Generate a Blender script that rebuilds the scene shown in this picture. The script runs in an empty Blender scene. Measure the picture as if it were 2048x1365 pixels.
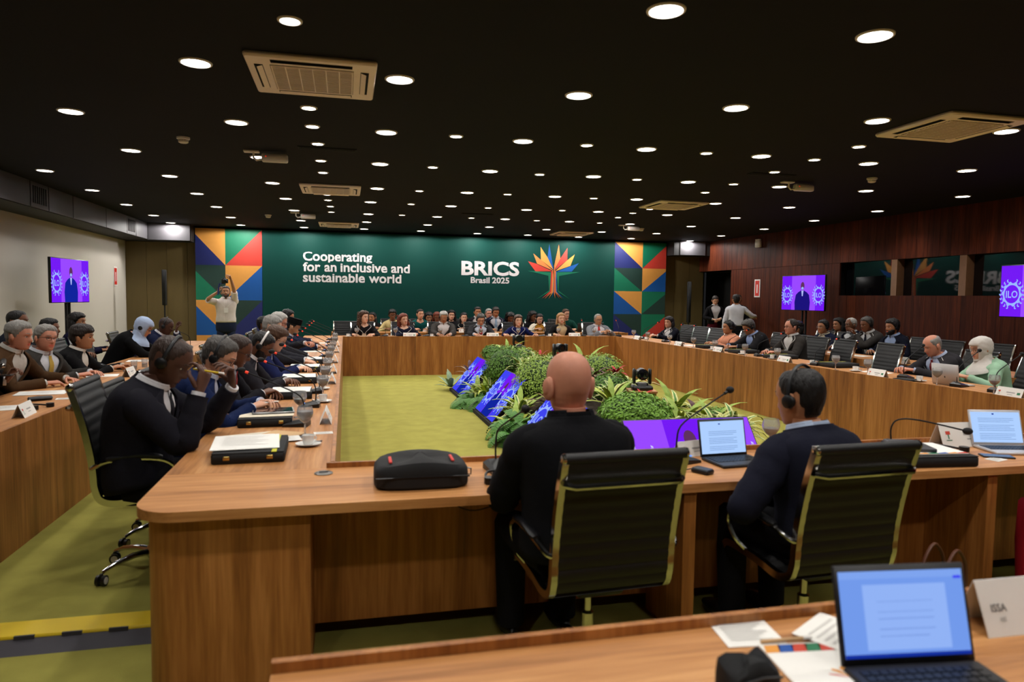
import bpy, bmesh, math, random
from mathutils import Vector, Matrix, Euler

random.seed(11)
D = bpy.data
SC = bpy.context.scene
COL = SC.collection
PI = math.pi

# ---------------------------------------------------------------- camera
cam_data = D.cameras.new('camera')
cam = D.objects.new('camera', cam_data)
COL.objects.link(cam)
SC.camera = cam
_r = Vector((0.97269, -0.23207, 0.0127)).normalized()
_b = Vector((-0.23276, -0.97049, 0.06323)).normalized()      # backwards
_u = _b.cross(_r).normalized()
_r = _u.cross(_b)
cam.matrix_world = Matrix(((_r.x, _u.x, _b.x, 0), (_r.y, _u.y, _b.y, 0), (_r.z, _u.z, _b.z, 1.58), (0, 0, 0, 1)))
cam_data.sensor_width = 36.0
cam_data.lens = 36.0 * 1392 / 2048
cam_data.clip_start = 0.05
cam_data.clip_end = 100
cam_data.dof.use_dof = True
cam_data.dof.focus_distance = 11.5
cam_data.dof.aperture_fstop = 2.7

# ---------------------------------------------------------------- world, exposure
world = D.worlds.new('world')
SC.world = world
world.use_nodes = True
world.node_tree.nodes['Background'].inputs[0].default_value = (0.5, 0.5, 0.52, 1)
world.node_tree.nodes['Background'].inputs[1].default_value = 0.02
SC.view_settings.view_transform = 'Standard'
SC.view_settings.look = 'None'
SC.view_settings.gamma = 1
SC.view_settings.use_curve_mapping = False
SC.view_settings.exposure = 0.12
try:
    SC.cycles.use_denoising = True
    SC.cycles.max_bounces = 6
    SC.cycles.use_adaptive_sampling = True
    SC.cycles.adaptive_threshold = 0.04
    SC.cycles.diffuse_bounces = 2
    SC.cycles.glossy_bounces = 2
    SC.cycles.transmission_bounces = 6
    SC.cycles.caustics_reflective = False
    SC.cycles.caustics_refractive = False
    SC.cycles.sample_clamp_indirect = 6
    SC.cycles.use_light_tree = True
except Exception:
    pass
BIG_LIGHT = 18.0        # glow of the diffusers
SMALL_LIGHT = 26.0
BIG_WATT, SMALL_WATT, WALL_WATT = 40.0, 12.0, 74.0   # beams of the downlights
CEIL = 3.12

# ---------------------------------------------------------------- materials
def lin(c):
    o = []
    for x in c[:3]:
        x = x / 255.0
        o.append(x / 12.92 if x <= 0.04045 else ((x + 0.055) / 1.055) ** 2.4)
    return (o[0], o[1], o[2], 1.0)

MATS = {}
def mat(name, col, rough=0.6, metal=0.0, var=0.12, scale=14.0, bump=0.0, bscale=120.0, spec=0.5,
        emis=0.0, trans=0.0, ior=1.45, sheen=0.0, stretch=None, rand=0.0, alpha=1.0):
    if name in MATS:
        return MATS[name]
    m = D.materials.new(name)
    m.use_nodes = True
    nt = m.node_tree
    N, L = nt.nodes, nt.links
    bs = N['Principled BSDF']
    base = lin(col)
    bs.inputs['Roughness'].default_value = rough
    bs.inputs['Metallic'].default_value = metal
    bs.inputs['Specular IOR Level'].default_value = spec
    bs.inputs['IOR'].default_value = ior
    bs.inputs['Transmission Weight'].default_value = trans
    bs.inputs['Sheen Weight'].default_value = sheen
    bs.inputs['Alpha'].default_value = alpha
    tc = N.new('ShaderNodeTexCoord')
    mp = N.new('ShaderNodeMapping')
    L.new(tc.outputs['Object'], mp.inputs['Vector'])
    if stretch:
        mp.inputs['Scale'].default_value = stretch
    no = N.new('ShaderNodeTexNoise')
    no.inputs['Scale'].default_value = scale
    no.inputs['Detail'].default_value = 4
    L.new(mp.outputs[0], no.inputs['Vector'])
    mx = N.new('ShaderNodeMix')
    mx.data_type = 'RGBA'
    lo = tuple(max(0, base[i] * (1 - var)) for i in range(3)) + (1,)
    hi = tuple(min(1, base[i] * (1 + var)) for i in range(3)) + (1,)
    mx.inputs[6].default_value = lo
    mx.inputs[7].default_value = hi
    L.new(no.outputs['Fac'], mx.inputs[0])
    out = mx.outputs[2]
    if rand > 0:
        oi = N.new('ShaderNodeObjectInfo')
        mr = N.new('ShaderNodeMapRange')
        mr.inputs[3].default_value = 1 - rand
        mr.inputs[4].default_value = 1 + rand
        L.new(oi.outputs['Random'], mr.inputs[0])
        hs = N.new('ShaderNodeHueSaturation')
        L.new(out, hs.inputs['Color'])
        L.new(mr.outputs[0], hs.inputs['Value'])
        out = hs.outputs[0]
    L.new(out, bs.inputs['Base Color'])
    if emis > 0:
        L.new(out, bs.inputs['Emission Color'])
        bs.inputs['Emission Strength'].default_value = emis
    if bump > 0:
        n2 = N.new('ShaderNodeTexNoise')
        n2.inputs['Scale'].default_value = bscale
        n2.inputs['Detail'].default_value = 3
        L.new(mp.outputs[0], n2.inputs['Vector'])
        bp = N.new('ShaderNodeBump')
        bp.inputs['Strength'].default_value = bump
        bp.inputs['Distance'].default_value = 0.02
        L.new(n2.outputs['Fac'], bp.inputs['Height'])
        L.new(bp.outputs[0], bs.inputs['Normal'])
    MATS[name] = m
    return m

def wood(name, dark, mid, light, axis, rough=0.42, freq=9.0, rand=0.06, spec=0.4):
    """Laminate with streaks that run along one axis."""
    m = D.materials.new(name)
    m.use_nodes = True
    nt = m.node_tree
    N, L = nt.nodes, nt.links
    bs = N['Principled BSDF']
    bs.inputs['Roughness'].default_value = rough
    bs.inputs['Specular IOR Level'].default_value = spec
    tc = N.new('ShaderNodeTexCoord')
    oi = N.new('ShaderNodeObjectInfo')
    ad = N.new('ShaderNodeVectorMath')
    ad.operation = 'ADD'
    sc = N.new('ShaderNodeVectorMath')
    sc.operation = 'SCALE'
    cb = N.new('ShaderNodeCombineXYZ')
    for i in range(3):
        L.new(oi.outputs['Random'], cb.inputs[i])
    L.new(cb.outputs[0], sc.inputs[0])
    sc.inputs['Scale'].default_value = 13.0
    L.new(tc.outputs['Object'], ad.inputs[0])
    L.new(sc.outputs[0], ad.inputs[1])
    mp = N.new('ShaderNodeMapping')
    s = [freq, freq, freq]
    s['xyz'.index(axis)] = freq * 0.055
    mp.inputs['Scale'].default_value = s
    L.new(ad.outputs[0], mp.inputs['Vector'])
    n1 = N.new('ShaderNodeTexNoise')
    n1.inputs['Scale'].default_value = 1.0
    n1.inputs['Detail'].default_value = 5
    n1.inputs['Roughness'].default_value = 0.62
    n1.inputs['Distortion'].default_value = 0.35
    L.new(mp.outputs[0], n1.inputs['Vector'])
    n2 = N.new('ShaderNodeTexNoise')
    n2.inputs['Scale'].default_value = 7.0
    n2.inputs['Detail'].default_value = 3
    L.new(mp.outputs[0], n2.inputs['Vector'])
    ma = N.new('ShaderNodeMath')
    ma.operation = 'MULTIPLY_ADD'
    L.new(n2.outputs['Fac'], ma.inputs[0])
    ma.inputs[1].default_value = 0.35
    ma2 = N.new('ShaderNodeMath')
    ma2.operation = 'MULTIPLY'
    ma2.inputs[1].default_value = 0.7
    L.new(n1.outputs['Fac'], ma2.inputs[0])
    L.new(ma2.outputs[0], ma.inputs[2])
    cr = N.new('ShaderNodeValToRGB')
    e = cr.color_ramp.elements
    e[0].position = 0.36
    e[0].color = lin(dark)
    e[1].position = 0.68
    e[1].color = lin(light)
    k = e.new(0.52)
    k.color = lin(mid)
    L.new(ma.outputs[0], cr.inputs[0])
    hs = N.new('ShaderNodeHueSaturation')
    mr = N.new('ShaderNodeMapRange')
    mr.inputs[3].default_value = 1 - rand
    mr.inputs[4].default_value = 1 + rand
    L.new(oi.outputs['Random'], mr.inputs[0])
    L.new(mr.outputs[0], hs.inputs['Value'])
    L.new(cr.outputs[0], hs.inputs['Color'])
    L.new(hs.outputs[0], bs.inputs['Base Color'])
    MATS[name] = m
    return m

def emit(name, col, strength):
    if name in MATS:
        return MATS[name]
    m = D.materials.new(name)
    m.use_nodes = True
    N, L = m.node_tree.nodes, m.node_tree.links
    N.remove(N['Principled BSDF'])
    em = N.new('ShaderNodeEmission')
    em.inputs[0].default_value = lin(col)
    em.inputs[1].default_value = strength
    L.new(em.outputs[0], N['Material Output'].inputs[0])
    try:
        m.cycles.emission_sampling = 'NONE'
    except Exception:
        pass
    MATS[name] = m
    return m

W_D, W_M, W_L = (118, 70, 30), (156, 98, 46), (184, 124, 66)
wood('wood_panel', W_D, W_M, W_L, 'z')
wood('wood_top_x', (142, 90, 46), (180, 122, 68), (204, 148, 92), 'x', rough=0.5)
wood('wood_top_y', (142, 90, 46), (180, 122, 68), (204, 148, 92), 'y', rough=0.5)
wood('wood_wall', (46, 18, 9), (70, 29, 14), (92, 42, 21), 'z', rough=0.6, freq=11, rand=0.16, spec=0.12)
mat('carpet', (153, 147, 72), 0.95, var=0.28, scale=5.0, bump=0.35, bscale=260, spec=0.1)
mat('ceiling_black', (20, 19, 22), 0.85, var=0.25, scale=1.4, spec=0.2)
mat('wall_grey', (196, 190, 180), 0.8, var=0.03, scale=2)
mat('soffit_grey', (66, 64, 68), 0.6, var=0.15, scale=3)
mat('soffit_dark', (26, 25, 27), 0.7)
mat('panel_olive', (98, 82, 46), 0.6, var=0.12, scale=3, stretch=(4, 4, 0.5), rand=0.05)
mat('dark_gap', (10, 9, 8), 0.9)
mat('black_plastic', (16, 16, 18), 0.38, var=0.1)
mat('black_matte', (13, 13, 14), 0.75, var=0.15, bump=0.1, bscale=300)
mat('rubber', (22, 22, 23), 0.8)
mat('white_plastic', (226, 220, 216), 0.4, var=0.03)
mat('cassette_grey', (246, 228, 222), 0.45, var=0.05)
mat('chrome', (205, 203, 198), 0.12, 1.0, var=0.03)
mat('steel', (150, 150, 150), 0.3, 1.0, var=0.06)
mat('leather', (14, 13, 13), 0.5, var=0.15, bump=0.12, bscale=220)
mat('paper', (236, 233, 226), 0.75, var=0.02)
mat('paper_ivory', (226, 214, 190), 0.75, var=0.03)
mat('glass', (255, 255, 255), 0.02, var=0.0, trans=0.78, ior=1.45)
mat('water', (240, 246, 250), 0.0, var=0.0, trans=0.5, ior=1.33)
mat('porcelain', (235, 233, 228), 0.18, var=0.02)
mat('brass', (190, 160, 90), 0.3, 1.0, var=0.05)
mat('print_dark', (60, 58, 56), 0.7)
mat('print_red', (205, 70, 50), 0.7)
mat('print_orange', (225, 150, 60), 0.7)
mat('print_green', (40, 120, 80), 0.7)
mat('print_blue', (30, 80, 160), 0.7)
mat('strap_yellow', (198, 196, 40), 0.6)
mat('red_led', (226, 60, 34), 0.4, emis=0.5)
mat('blue_led', (50, 130, 230), 0.4, emis=1.0)
emit('lamp_white', (255, 250, 242), BIG_LIGHT)
emit('spot_white', (255, 248, 236), SMALL_LIGHT)

# ---------------------------------------------------------------- mesh helpers
class MB:
    def __init__(s):
        s.v, s.f, s.m = [], [], []
        s.mi = 0
        s.M = None
    def add(s, vs, fs):
        o = len(s.v)
        if s.M is not None:
            vs = [tuple(s.M @ Vector(p)) for p in vs]
        s.v.extend(tuple(p) for p in vs)
        for f in fs:
            s.f.append(tuple(i + o for i in f))
            s.m.append(s.mi)
        return s
    def box(s, x0, x1, y0, y1, z0, z1):
        return s.add([(x0, y0, z0), (x1, y0, z0), (x1, y1, z0), (x0, y1, z0), (x0, y0, z1), (x1, y0, z1), (x1, y1, z1), (x0, y1, z1)],
                     [(0, 3, 2, 1), (4, 5, 6, 7), (0, 1, 5, 4), (1, 2, 6, 5), (2, 3, 7, 6), (3, 0, 4, 7)])
    def cbox(s, cx, cy, cz, sx, sy, sz, b=0.004):
        """box with chamfered vertical and horizontal edges"""
        hx, hy, hz = sx / 2, sy / 2, sz / 2
        b = min(b, hx * .9, hy * .9, hz * .9)
        def ring(ix, iy, z):
            return [(cx - ix + b, cy - iy, z), (cx + ix - b, cy - iy, z), (cx + ix, cy - iy + b, z), (cx + ix, cy + iy - b, z),
                    (cx + ix - b, cy + iy, z), (cx - ix + b, cy + iy, z), (cx - ix, cy + iy - b, z), (cx - ix, cy - iy + b, z)]
        rs = [ring(hx - b * .7, hy - b * .7, cz - hz), ring(hx, hy, cz - hz + b), ring(hx, hy, cz + hz - b), ring(hx - b * .7, hy - b * .7, cz + hz)]
        return s.loft(rs, True, True, True)
    def loft(s, rings, closed=True, cap0=False, cap1=False):
        n = len(rings[0])
        vs = [p for r in rings for p in r]
        fs = []
        for i in range(len(rings) - 1):
            a, b = i * n, (i + 1) * n
            for j in range(n if closed else n - 1):
                k = (j + 1) % n
                fs.append((a + j, a + k, b + k, b + j))
        if cap0:
            fs.append(tuple(range(n - 1, -1, -1)))
        if cap1:
            fs.append(tuple(range((len(rings) - 1) * n, len(rings) * n)))
        return s.add(vs, fs)
    def tube(s, pts, r, seg=8, cap=True, flat=1.0, up=None):
        pts = [Vector(p) for p in pts]
        n = len(pts)
        rr = r if isinstance(r, (list, tuple)) else [r] * n
        rings = []
        nrm = None
        for i in range(n):
            t = (pts[min(i + 1, n - 1)] - pts[max(i - 1, 0)])
            if t.length < 1e-9:
                t = Vector((0, 0, 1))
            t.normalize()
            if nrm is None:
                a = Vector(up) if up else (Vector((0, 0, 1)) if abs(t.z) < 0.9 else Vector((0, 1, 0)))
                nrm = (a - t * a.dot(t)).normalized()
            else:
                nrm = nrm - t * nrm.dot(t)
                if nrm.length < 1e-6:
                    nrm = t.orthogonal()
                nrm.normalize()
            bn = t.cross(nrm)
            rings.append([tuple(pts[i] + (nrm * math.cos(2 * PI * k / seg) * flat + bn * math.sin(2 * PI * k / seg)) * rr[i]) for k in range(seg)])
        return s.loft(rings, True, cap, cap)
    def lathe(s, prof, seg=16, c=(0, 0, 0)):
        rings = [[(c[0] + r * math.cos(2 * PI * k / seg), c[1] + r * math.sin(2 * PI * k / seg), c[2] + z) for k in range(seg)] for r, z in prof]
        return s.loft(rings, True, prof[0][0] > 1e-5, prof[-1][0] > 1e-5)
    def ball(s, c, r, nu=12, nv=8, M=None):
        rx, ry, rz = r if isinstance(r, (tuple, list)) else (r, r, r)
        rings = []
        for i in range(nv + 1):
            p = -PI / 2 + PI * i / nv
            cp = max(math.cos(p), 0.02)
            rings.append([(rx * cp * math.cos(2 * PI * k / nu), ry * cp * math.sin(2 * PI * k / nu), rz * math.sin(p)) for k in range(nu)])
        if M is not None:
            rings = [[tuple(M @ Vector(p)) for p in q] for q in rings]
        rings = [[(p[0] + c[0], p[1] + c[1], p[2] + c[2]) for p in q] for q in rings]
        return s.loft(rings, True, True, True)
    def prism(s, poly, fn0, fn1):
        """poly of 2-D points; fn0 / fn1 map them to the two 3-D faces"""
        n = len(poly)
        vs = [fn0(*p) for p in poly] + [fn1(*p) for p in poly]
        fs = [tuple(range(n - 1, -1, -1)), tuple(range(n, 2 * n))]
        for i in range(n):
            k = (i + 1) % n
            fs.append((i, k, n + k, n + i))
        return s.add(vs, fs)
    def mesh(s, name, mats, smooth=True, angle=40):
        me = D.meshes.new(name)
        me.from_pydata(s.v, [], s.f)
        if not isinstance(mats, (list, tuple)):
            mats = [mats]
        for k in mats:
            me.materials.append(MATS[k] if isinstance(k, str) else k)
        if len(mats) > 1:
            me.polygons.foreach_set('material_index', s.m)
        if smooth:
            me.polygons.foreach_set('use_smooth', [True] * len(me.polygons))
            if angle < 179:
                me.set_sharp_from_angle(angle=math.radians(angle))
        me.update()
        return me
    def build(s, name, mats, parent=None, loc=None, smooth=True, angle=40, fix=False):
        me = s.mesh(name, mats, smooth, angle)
        if fix:
            bm = bmesh.new()
            bm.from_mesh(me)
            bmesh.ops.recalc_face_normals(bm, faces=bm.faces)
            bm.to_mesh(me)
            bm.free()
        return put(name, me, parent, loc)

def put(name, data, parent=None, loc=None, rot=None):
    o = D.objects.new(name, data)
    COL.objects.link(o)
    if parent is not None:
        o.parent = parent
    if loc is not None:
        o.location = loc
    if rot is not None:
        o.rotation_euler = rot
    return o

def tag(o, label=None, cat=None, group=None, kind=None):
    if label:
        o['label'] = label
    if cat:
        o['category'] = cat
    if group:
        o['group'] = group
    if kind:
        o['kind'] = kind
    return o

def thing(name, label, cat, loc=(0, 0, 0), rz=0.0, group=None):
    o = put(name, None, None, loc, (0, 0, rz))
    o.empty_display_size = 0.1
    return tag(o, label, cat, group)

def copy_tree(o, parent=None, loc=None, rz=None):
    c = o.copy()
    COL.objects.link(c)
    c.parent = parent
    if loc is not None:
        c.location = loc
    if rz is not None:
        c.rotation_euler = (0, 0, rz)
    for ch in o.children:
        copy_tree(ch, c)
    return c

def text_mesh(name, body, size, mats, parent, place, width=None, bold=0.0, align='LEFT', depth=0.002):
    """Lettering: the built-in face, made into a mesh. place maps (u, v) to a point."""
    cu = D.curves.new(name, 'FONT')
    cu.body = body
    cu.size = size
    cu.align_x = align
    cu.offset = bold
    cu.resolution_u = 3
    ob = D.objects.new(name, cu)
    COL.objects.link(ob)
    dg = bpy.context.evaluated_depsgraph_get()
    me = D.meshes.new_from_object(ob.evaluated_get(dg))
    D.objects.remove(ob)
    D.curves.remove(cu)
    xs = [v.co.x for v in me.vertices] or [0]
    w = (max(xs) - min(xs)) or 1.0
    x0 = min(xs)
    k = width / w if width else 1.0
    for v in me.vertices:
        u = (v.co.x - x0) * k if align == 'LEFT' else v.co.x * k
        v.co = Vector(place(u, v.co.y))
    me.materials.clear()
    me.materials.append(MATS[mats] if isinstance(mats, str) else mats)
    me.name = name
    return put(name, me, parent)

def text_width(body, size):
    cu = D.curves.new('measure', 'FONT')
    cu.body = body
    cu.size = size
    ob = D.objects.new('measure', cu)
    COL.objects.link(ob)
    bpy.context.view_layer.update()
    w = ob.dimensions.x
    D.objects.remove(ob)
    D.curves.remove(cu)
    return w

def text_line(body, size, mats, parent, place, width, bold):
    """one object for every word of a line"""
    words_ = body.split(' ')
    ws = [text_width(w, size) for w in words_]
    gap = size * .27
    k = width / (sum(ws) + gap * (len(ws) - 1))
    x = 0.0
    for w, wd in zip(words_, ws):
        text_mesh('lettering', w, size, mats, parent, (lambda u, v, x=x: place(x + u, v)), wd * k, bold)
        x += (wd + gap) * k
# ================================================================ the room
XL, XR, YB, YN = -4.88, 9.5, 17.6, -4.0

def struct(o):
    o['kind'] = 'structure'
    return o

struct(MB().box(XL - .2, XR + .2, YN - .2, YB + .2, -.1, 0).build('floor', 'carpet', smooth=False))
struct(MB().box(XL - .2, XR + .2, YN - .2, YB + .2, CEIL, CEIL + .1).build('ceiling', 'ceiling_black', smooth=False))
struct(MB().box(XL - .2, XL, YN, YB + .2, 0, CEIL).build('wall_left', 'wall_grey', smooth=False))
struct(MB().box(XL - .2, XR + .2, YN - .2, YN, 0, CEIL).build('wall_near', 'wall_grey', smooth=False))

# far wall: olive panels either side of the printed backdrop
wb = struct(MB().box(XL - .2, XR + .2, YB + .03, YB + .2, 0, CEIL).build('wall_back', 'dark_gap', smooth=False))
pm_ = MB().box(-.215, .215, -.03, 0.02, 0.0, 2.74).mesh('panel', 'panel_olive', False)
for k in range(4):
    put('panel', pm_, wb, (XL + .22 + .436 * k, YB + .01, 0))
for k in range(3):
    put('panel', pm_, wb, (8.55 + .436 * k, YB + .01, 0))
put('panel', MB().box(-3.2, 8.4, -.02, .02, 0, CEIL - .01).mesh('panel', 'dark_gap', False), wb, (0, YB + .01, 0))

# right wall: vertical wooden boards round a doorway and a strip of booth windows
DZ = 2.33
wr = struct(MB().box(XR + .03, XR + .35, YN, 6.0, 0, CEIL).box(XR + .03, XR + .35, 6.0, 12.6, 0, 1.69).box(XR + .03, XR + .35, 6.0, 12.6, DZ, CEIL)
            .box(XR + .03, XR + .35, 12.0, 15.85, 0, CEIL).box(XR + .03, XR + .35, 15.85, YB + .2, DZ, CEIL).build('wall_right', 'dark_gap', smooth=False))
pw = 0.235
hi_b = MB().box(0, .03, .002, pw - .002, DZ + .006, CEIL).mesh('board', 'wood_wall', False)
lo_b = MB().box(0, .03, .002, pw - .002, 0, DZ).mesh('board', 'wood_wall', False)
un_b = MB().box(0, .03, .002, pw - .002, 0, 1.69).mesh('board', 'wood_wall', False)
y = -1.0
while y < YB - .05:
    put('board', hi_b, wr, (XR, y, 0))
    if y < 15.75:
        put('board', un_b if 6.0 < y < 11.7 else lo_b, wr, (XR, y, 0))
    y += pw
# black doorway behind the corner
struct(MB().box(XR + .9, XR + .95, 15.7, YB + .2, 0, DZ).box(XR + .35, XR + .9, 15.82, 15.85, 0, DZ).box(XR + .35, XR + .9, YB + .18, YB + .2, 0, DZ).box(XR + .03, XR + .9, 15.8, YB + .2, DZ, DZ + .03).build('door_1', 'dark_gap', smooth=False))
# interpreters' booth windows: dark mirrored panes, a little turned, between wooden mullions
mat('booth_glass', (10, 10, 12), 0.03, var=0, spec=0.6, ior=1.5)
mat('mullion', (120, 84, 56), 0.5, var=0.15)
win = struct(MB().box(XR + .32, XR + .34, 6.0, 12.5, 1.69, DZ).build('window_1', 'dark_gap', smooth=False))
ys = [11.95, 10.52, 9.10, 7.68, 6.26]
ang = math.radians(-6)
for a, b in zip(ys[:-1], ys[1:]):
    hw = (a - b) / 2
    m = MB()
    m.M = Matrix.Translation((XR + .09, (a + b) / 2, 0)) @ Matrix.Rotation(ang, 4, 'Z')
    m.box(-.006, .006, -hw + .03, hw - .03, 1.69, DZ)
    m.build('pane', 'booth_glass', win, smooth=False)
for yy in ys[1:]:
    MB().box(XR + .0, XR + .17, yy - .065, yy + .065, 1.69, DZ).build('mullion', 'mullion', win, smooth=False)

# left bulkhead with its grey facing panels, and the short ones at the back wall
tr = struct(MB().box(XL, -4.28, YN, YB, 2.75, CEIL).build('trim_1', 'soffit_dark', smooth=False))
yy = 1.0
i = 0
while yy < 16.5:
    w = [1.25, .62, .95, 1.6][i % 4]
    MB().box(-4.285, -4.26, yy + .012, yy + w - .012, 2.76, CEIL - .005).build('fascia_panel', 'soffit_grey', tr, smooth=False)
    if i % 4 == 1:
        g = MB()
        for q in range(7):
            g.box(-4.262, -4.25, yy + .08 + q * .07, yy + .115 + q * .07, 2.82, CEIL - .06)
        g.build('air_grille', 'soffit_dark', tr, smooth=False)
    yy += w
    i += 1
tr2 = struct(MB().box(-4.28, -3.38, 17.0, YB, 2.74, CEIL).build('trim_2', 'soffit_dark', smooth=False))
MB().box(-4.25, -3.39, 16.985, 17.0, 2.75, CEIL - .005).build('fascia_panel', 'soffit_grey', tr2, smooth=False)
tr3 = struct(MB().box(8.45, XR, 17.0, YB, 2.74, CEIL).build('trim_3', 'soffit_dark', smooth=False))
MB().box(8.62, 9.35, 16.985, 17.0, 2.75, CEIL - .005).build('fascia_panel', 'soffit_grey', tr3, smooth=False)

# ================================================================ printed backdrop
BY = 17.40
mat('print_field', (8, 56, 50), 0.6, var=0.06, scale=2, spec=0.15)
mat('p_gold', (206, 142, 64), 0.6, var=0.05)
mat('p_green', (0, 106, 76), 0.6, var=0.05)
mat('p_red', (188, 54, 42), 0.6, var=0.05)
mat('p_navy', (22, 32, 96), 0.6, var=0.05)
mat('p_dark', (24, 52, 46), 0.6, var=0.05)
mat('p_blue', (0, 76, 150), 0.6, var=0.05)
mat('p_orange', (220, 120, 60), 0.6, var=0.05)
mat('p_white', (196, 193, 194), 0.6, var=0.02)
bd = thing('printed_backdrop', 'wide dark green printed conference backdrop with white slogan and coloured tree', 'backdrop', (2.5, BY + .06, 0))
bd['kind'] = 'thing'
def bp(mb_pts, nm, m_, t=.004, off=0.0):
    """flat printed shape at (x, z) on the backdrop"""
    MB().prism(mb_pts, lambda x, z: (x - 2.5, -.06 - off, z), lambda x, z: (x - 2.5, -.06 - off - t, z)).build(nm, m_, bd, smooth=False, fix=True)
MB().box(-1.90 - 2.5, 6.94 - 2.5, -.06, .02, 0, 3.075).build('field_panel', 'print_field', bd, smooth=False)
def tri_block(x0, xm, x1, ztop, rows, left):
    MB().box(x0 - 2.5, x1 - 2.5, -.058, .02, 0, 3.075).build('side_panel', 'p_dark', bd, smooth=False)
    # every row: (left upper, left lower, right upper, right lower)
    z1 = 3.075
    for zb, cols in rows:
        lu, ll, ru, rl = cols
        k = (z1 - zb)
        zl = z1 - (.14 if left else 0.0) * (1 if z1 > 3 or True else 0)
        zl = min(zl, z1)
        if left:
            bp([(x0, zl), (x0, z1), (xm, z1), (xm, zb)], 'colour_triangle', lu)
            bp([(x0, zl), (xm, zb), (x0, zb)], 'colour_triangle', ll)
        else:
            bp([(x0, z1), (xm, z1), (xm, zb)], 'colour_triangle', lu)
            bp([(x0, z1), (xm, zb), (x0, zb)], 'colour_triangle', ll)
        zr = z1 if left else z1 - .07
        if left:
            bp([(xm, z1), (x1, z1), (xm, zb)], 'colour_triangle', ru)
            bp([(x1, z1), (x1, zb), (xm, zb)], 'colour_triangle', rl)
        else:
            bp([(xm, z1), (x1, z1), (x1, zr), (xm, zb)], 'colour_triangle', ru)
            bp([(x1, zr), (x1, zb), (xm, zb)], 'colour_triangle', rl)
        z1 = zb
tri_block(-3.36, -2.715, -1.905, 3.075, [(2.23, ('p_gold', 'p_navy', 'p_green', 'p_red')), (1.42, ('p_dark', 'p_green', 'p_gold', 'p_blue')),
          (.60, ('p_gold', 'p_blue', 'p_dark', 'p_navy')), (.0, ('p_gold', 'p_green', 'p_green', 'p_red'))], True)
tri_block(6.94, 7.74, 8.42, 3.06, [(2.387, ('p_gold', 'p_navy', 'p_green', 'p_red')), (1.77, ('p_dark', 'p_green', 'p_gold', 'p_blue')),
          (1.16, ('p_gold', 'p_blue', 'p_green', 'p_dark')), (.55, ('p_dark', 'p_navy', 'p_green', 'p_red')), (0, ('p_gold', 'p_navy', 'p_green', 'p_red'))], False)
def on_bd(x0, z0, xh=None):
    """text base at (x0, z0); xh widens the lower-case zone and shortens the descenders"""
    def f(u, v):
        if xh:
            v = v * .5 if v < 0 else (v * 1.16 if v < xh else xh * 1.16 + (v - xh) * .72)
        return (x0 + u - 2.5, -.066, z0 + v)
    return f
text_line('Cooperating', .285, 'p_white', bd, on_bd(-.98, 2.388, .14), 1.62, .007)
text_line('for an inclusive and', .285, 'p_white', bd, on_bd(-.98, 2.135, .14), 2.53, .007)
text_line('sustainable world', .285, 'p_white', bd, on_bd(-.985, 1.881, .14), 2.33, .007)
text_line('BRICS', .475, 'p_white', bd, on_bd(2.84, 2.13), 1.50, .016)
text_line('Brasil 2025', .205, 'p_white', bd, on_bd(3.08, 1.925), 1.0, .006)
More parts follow.
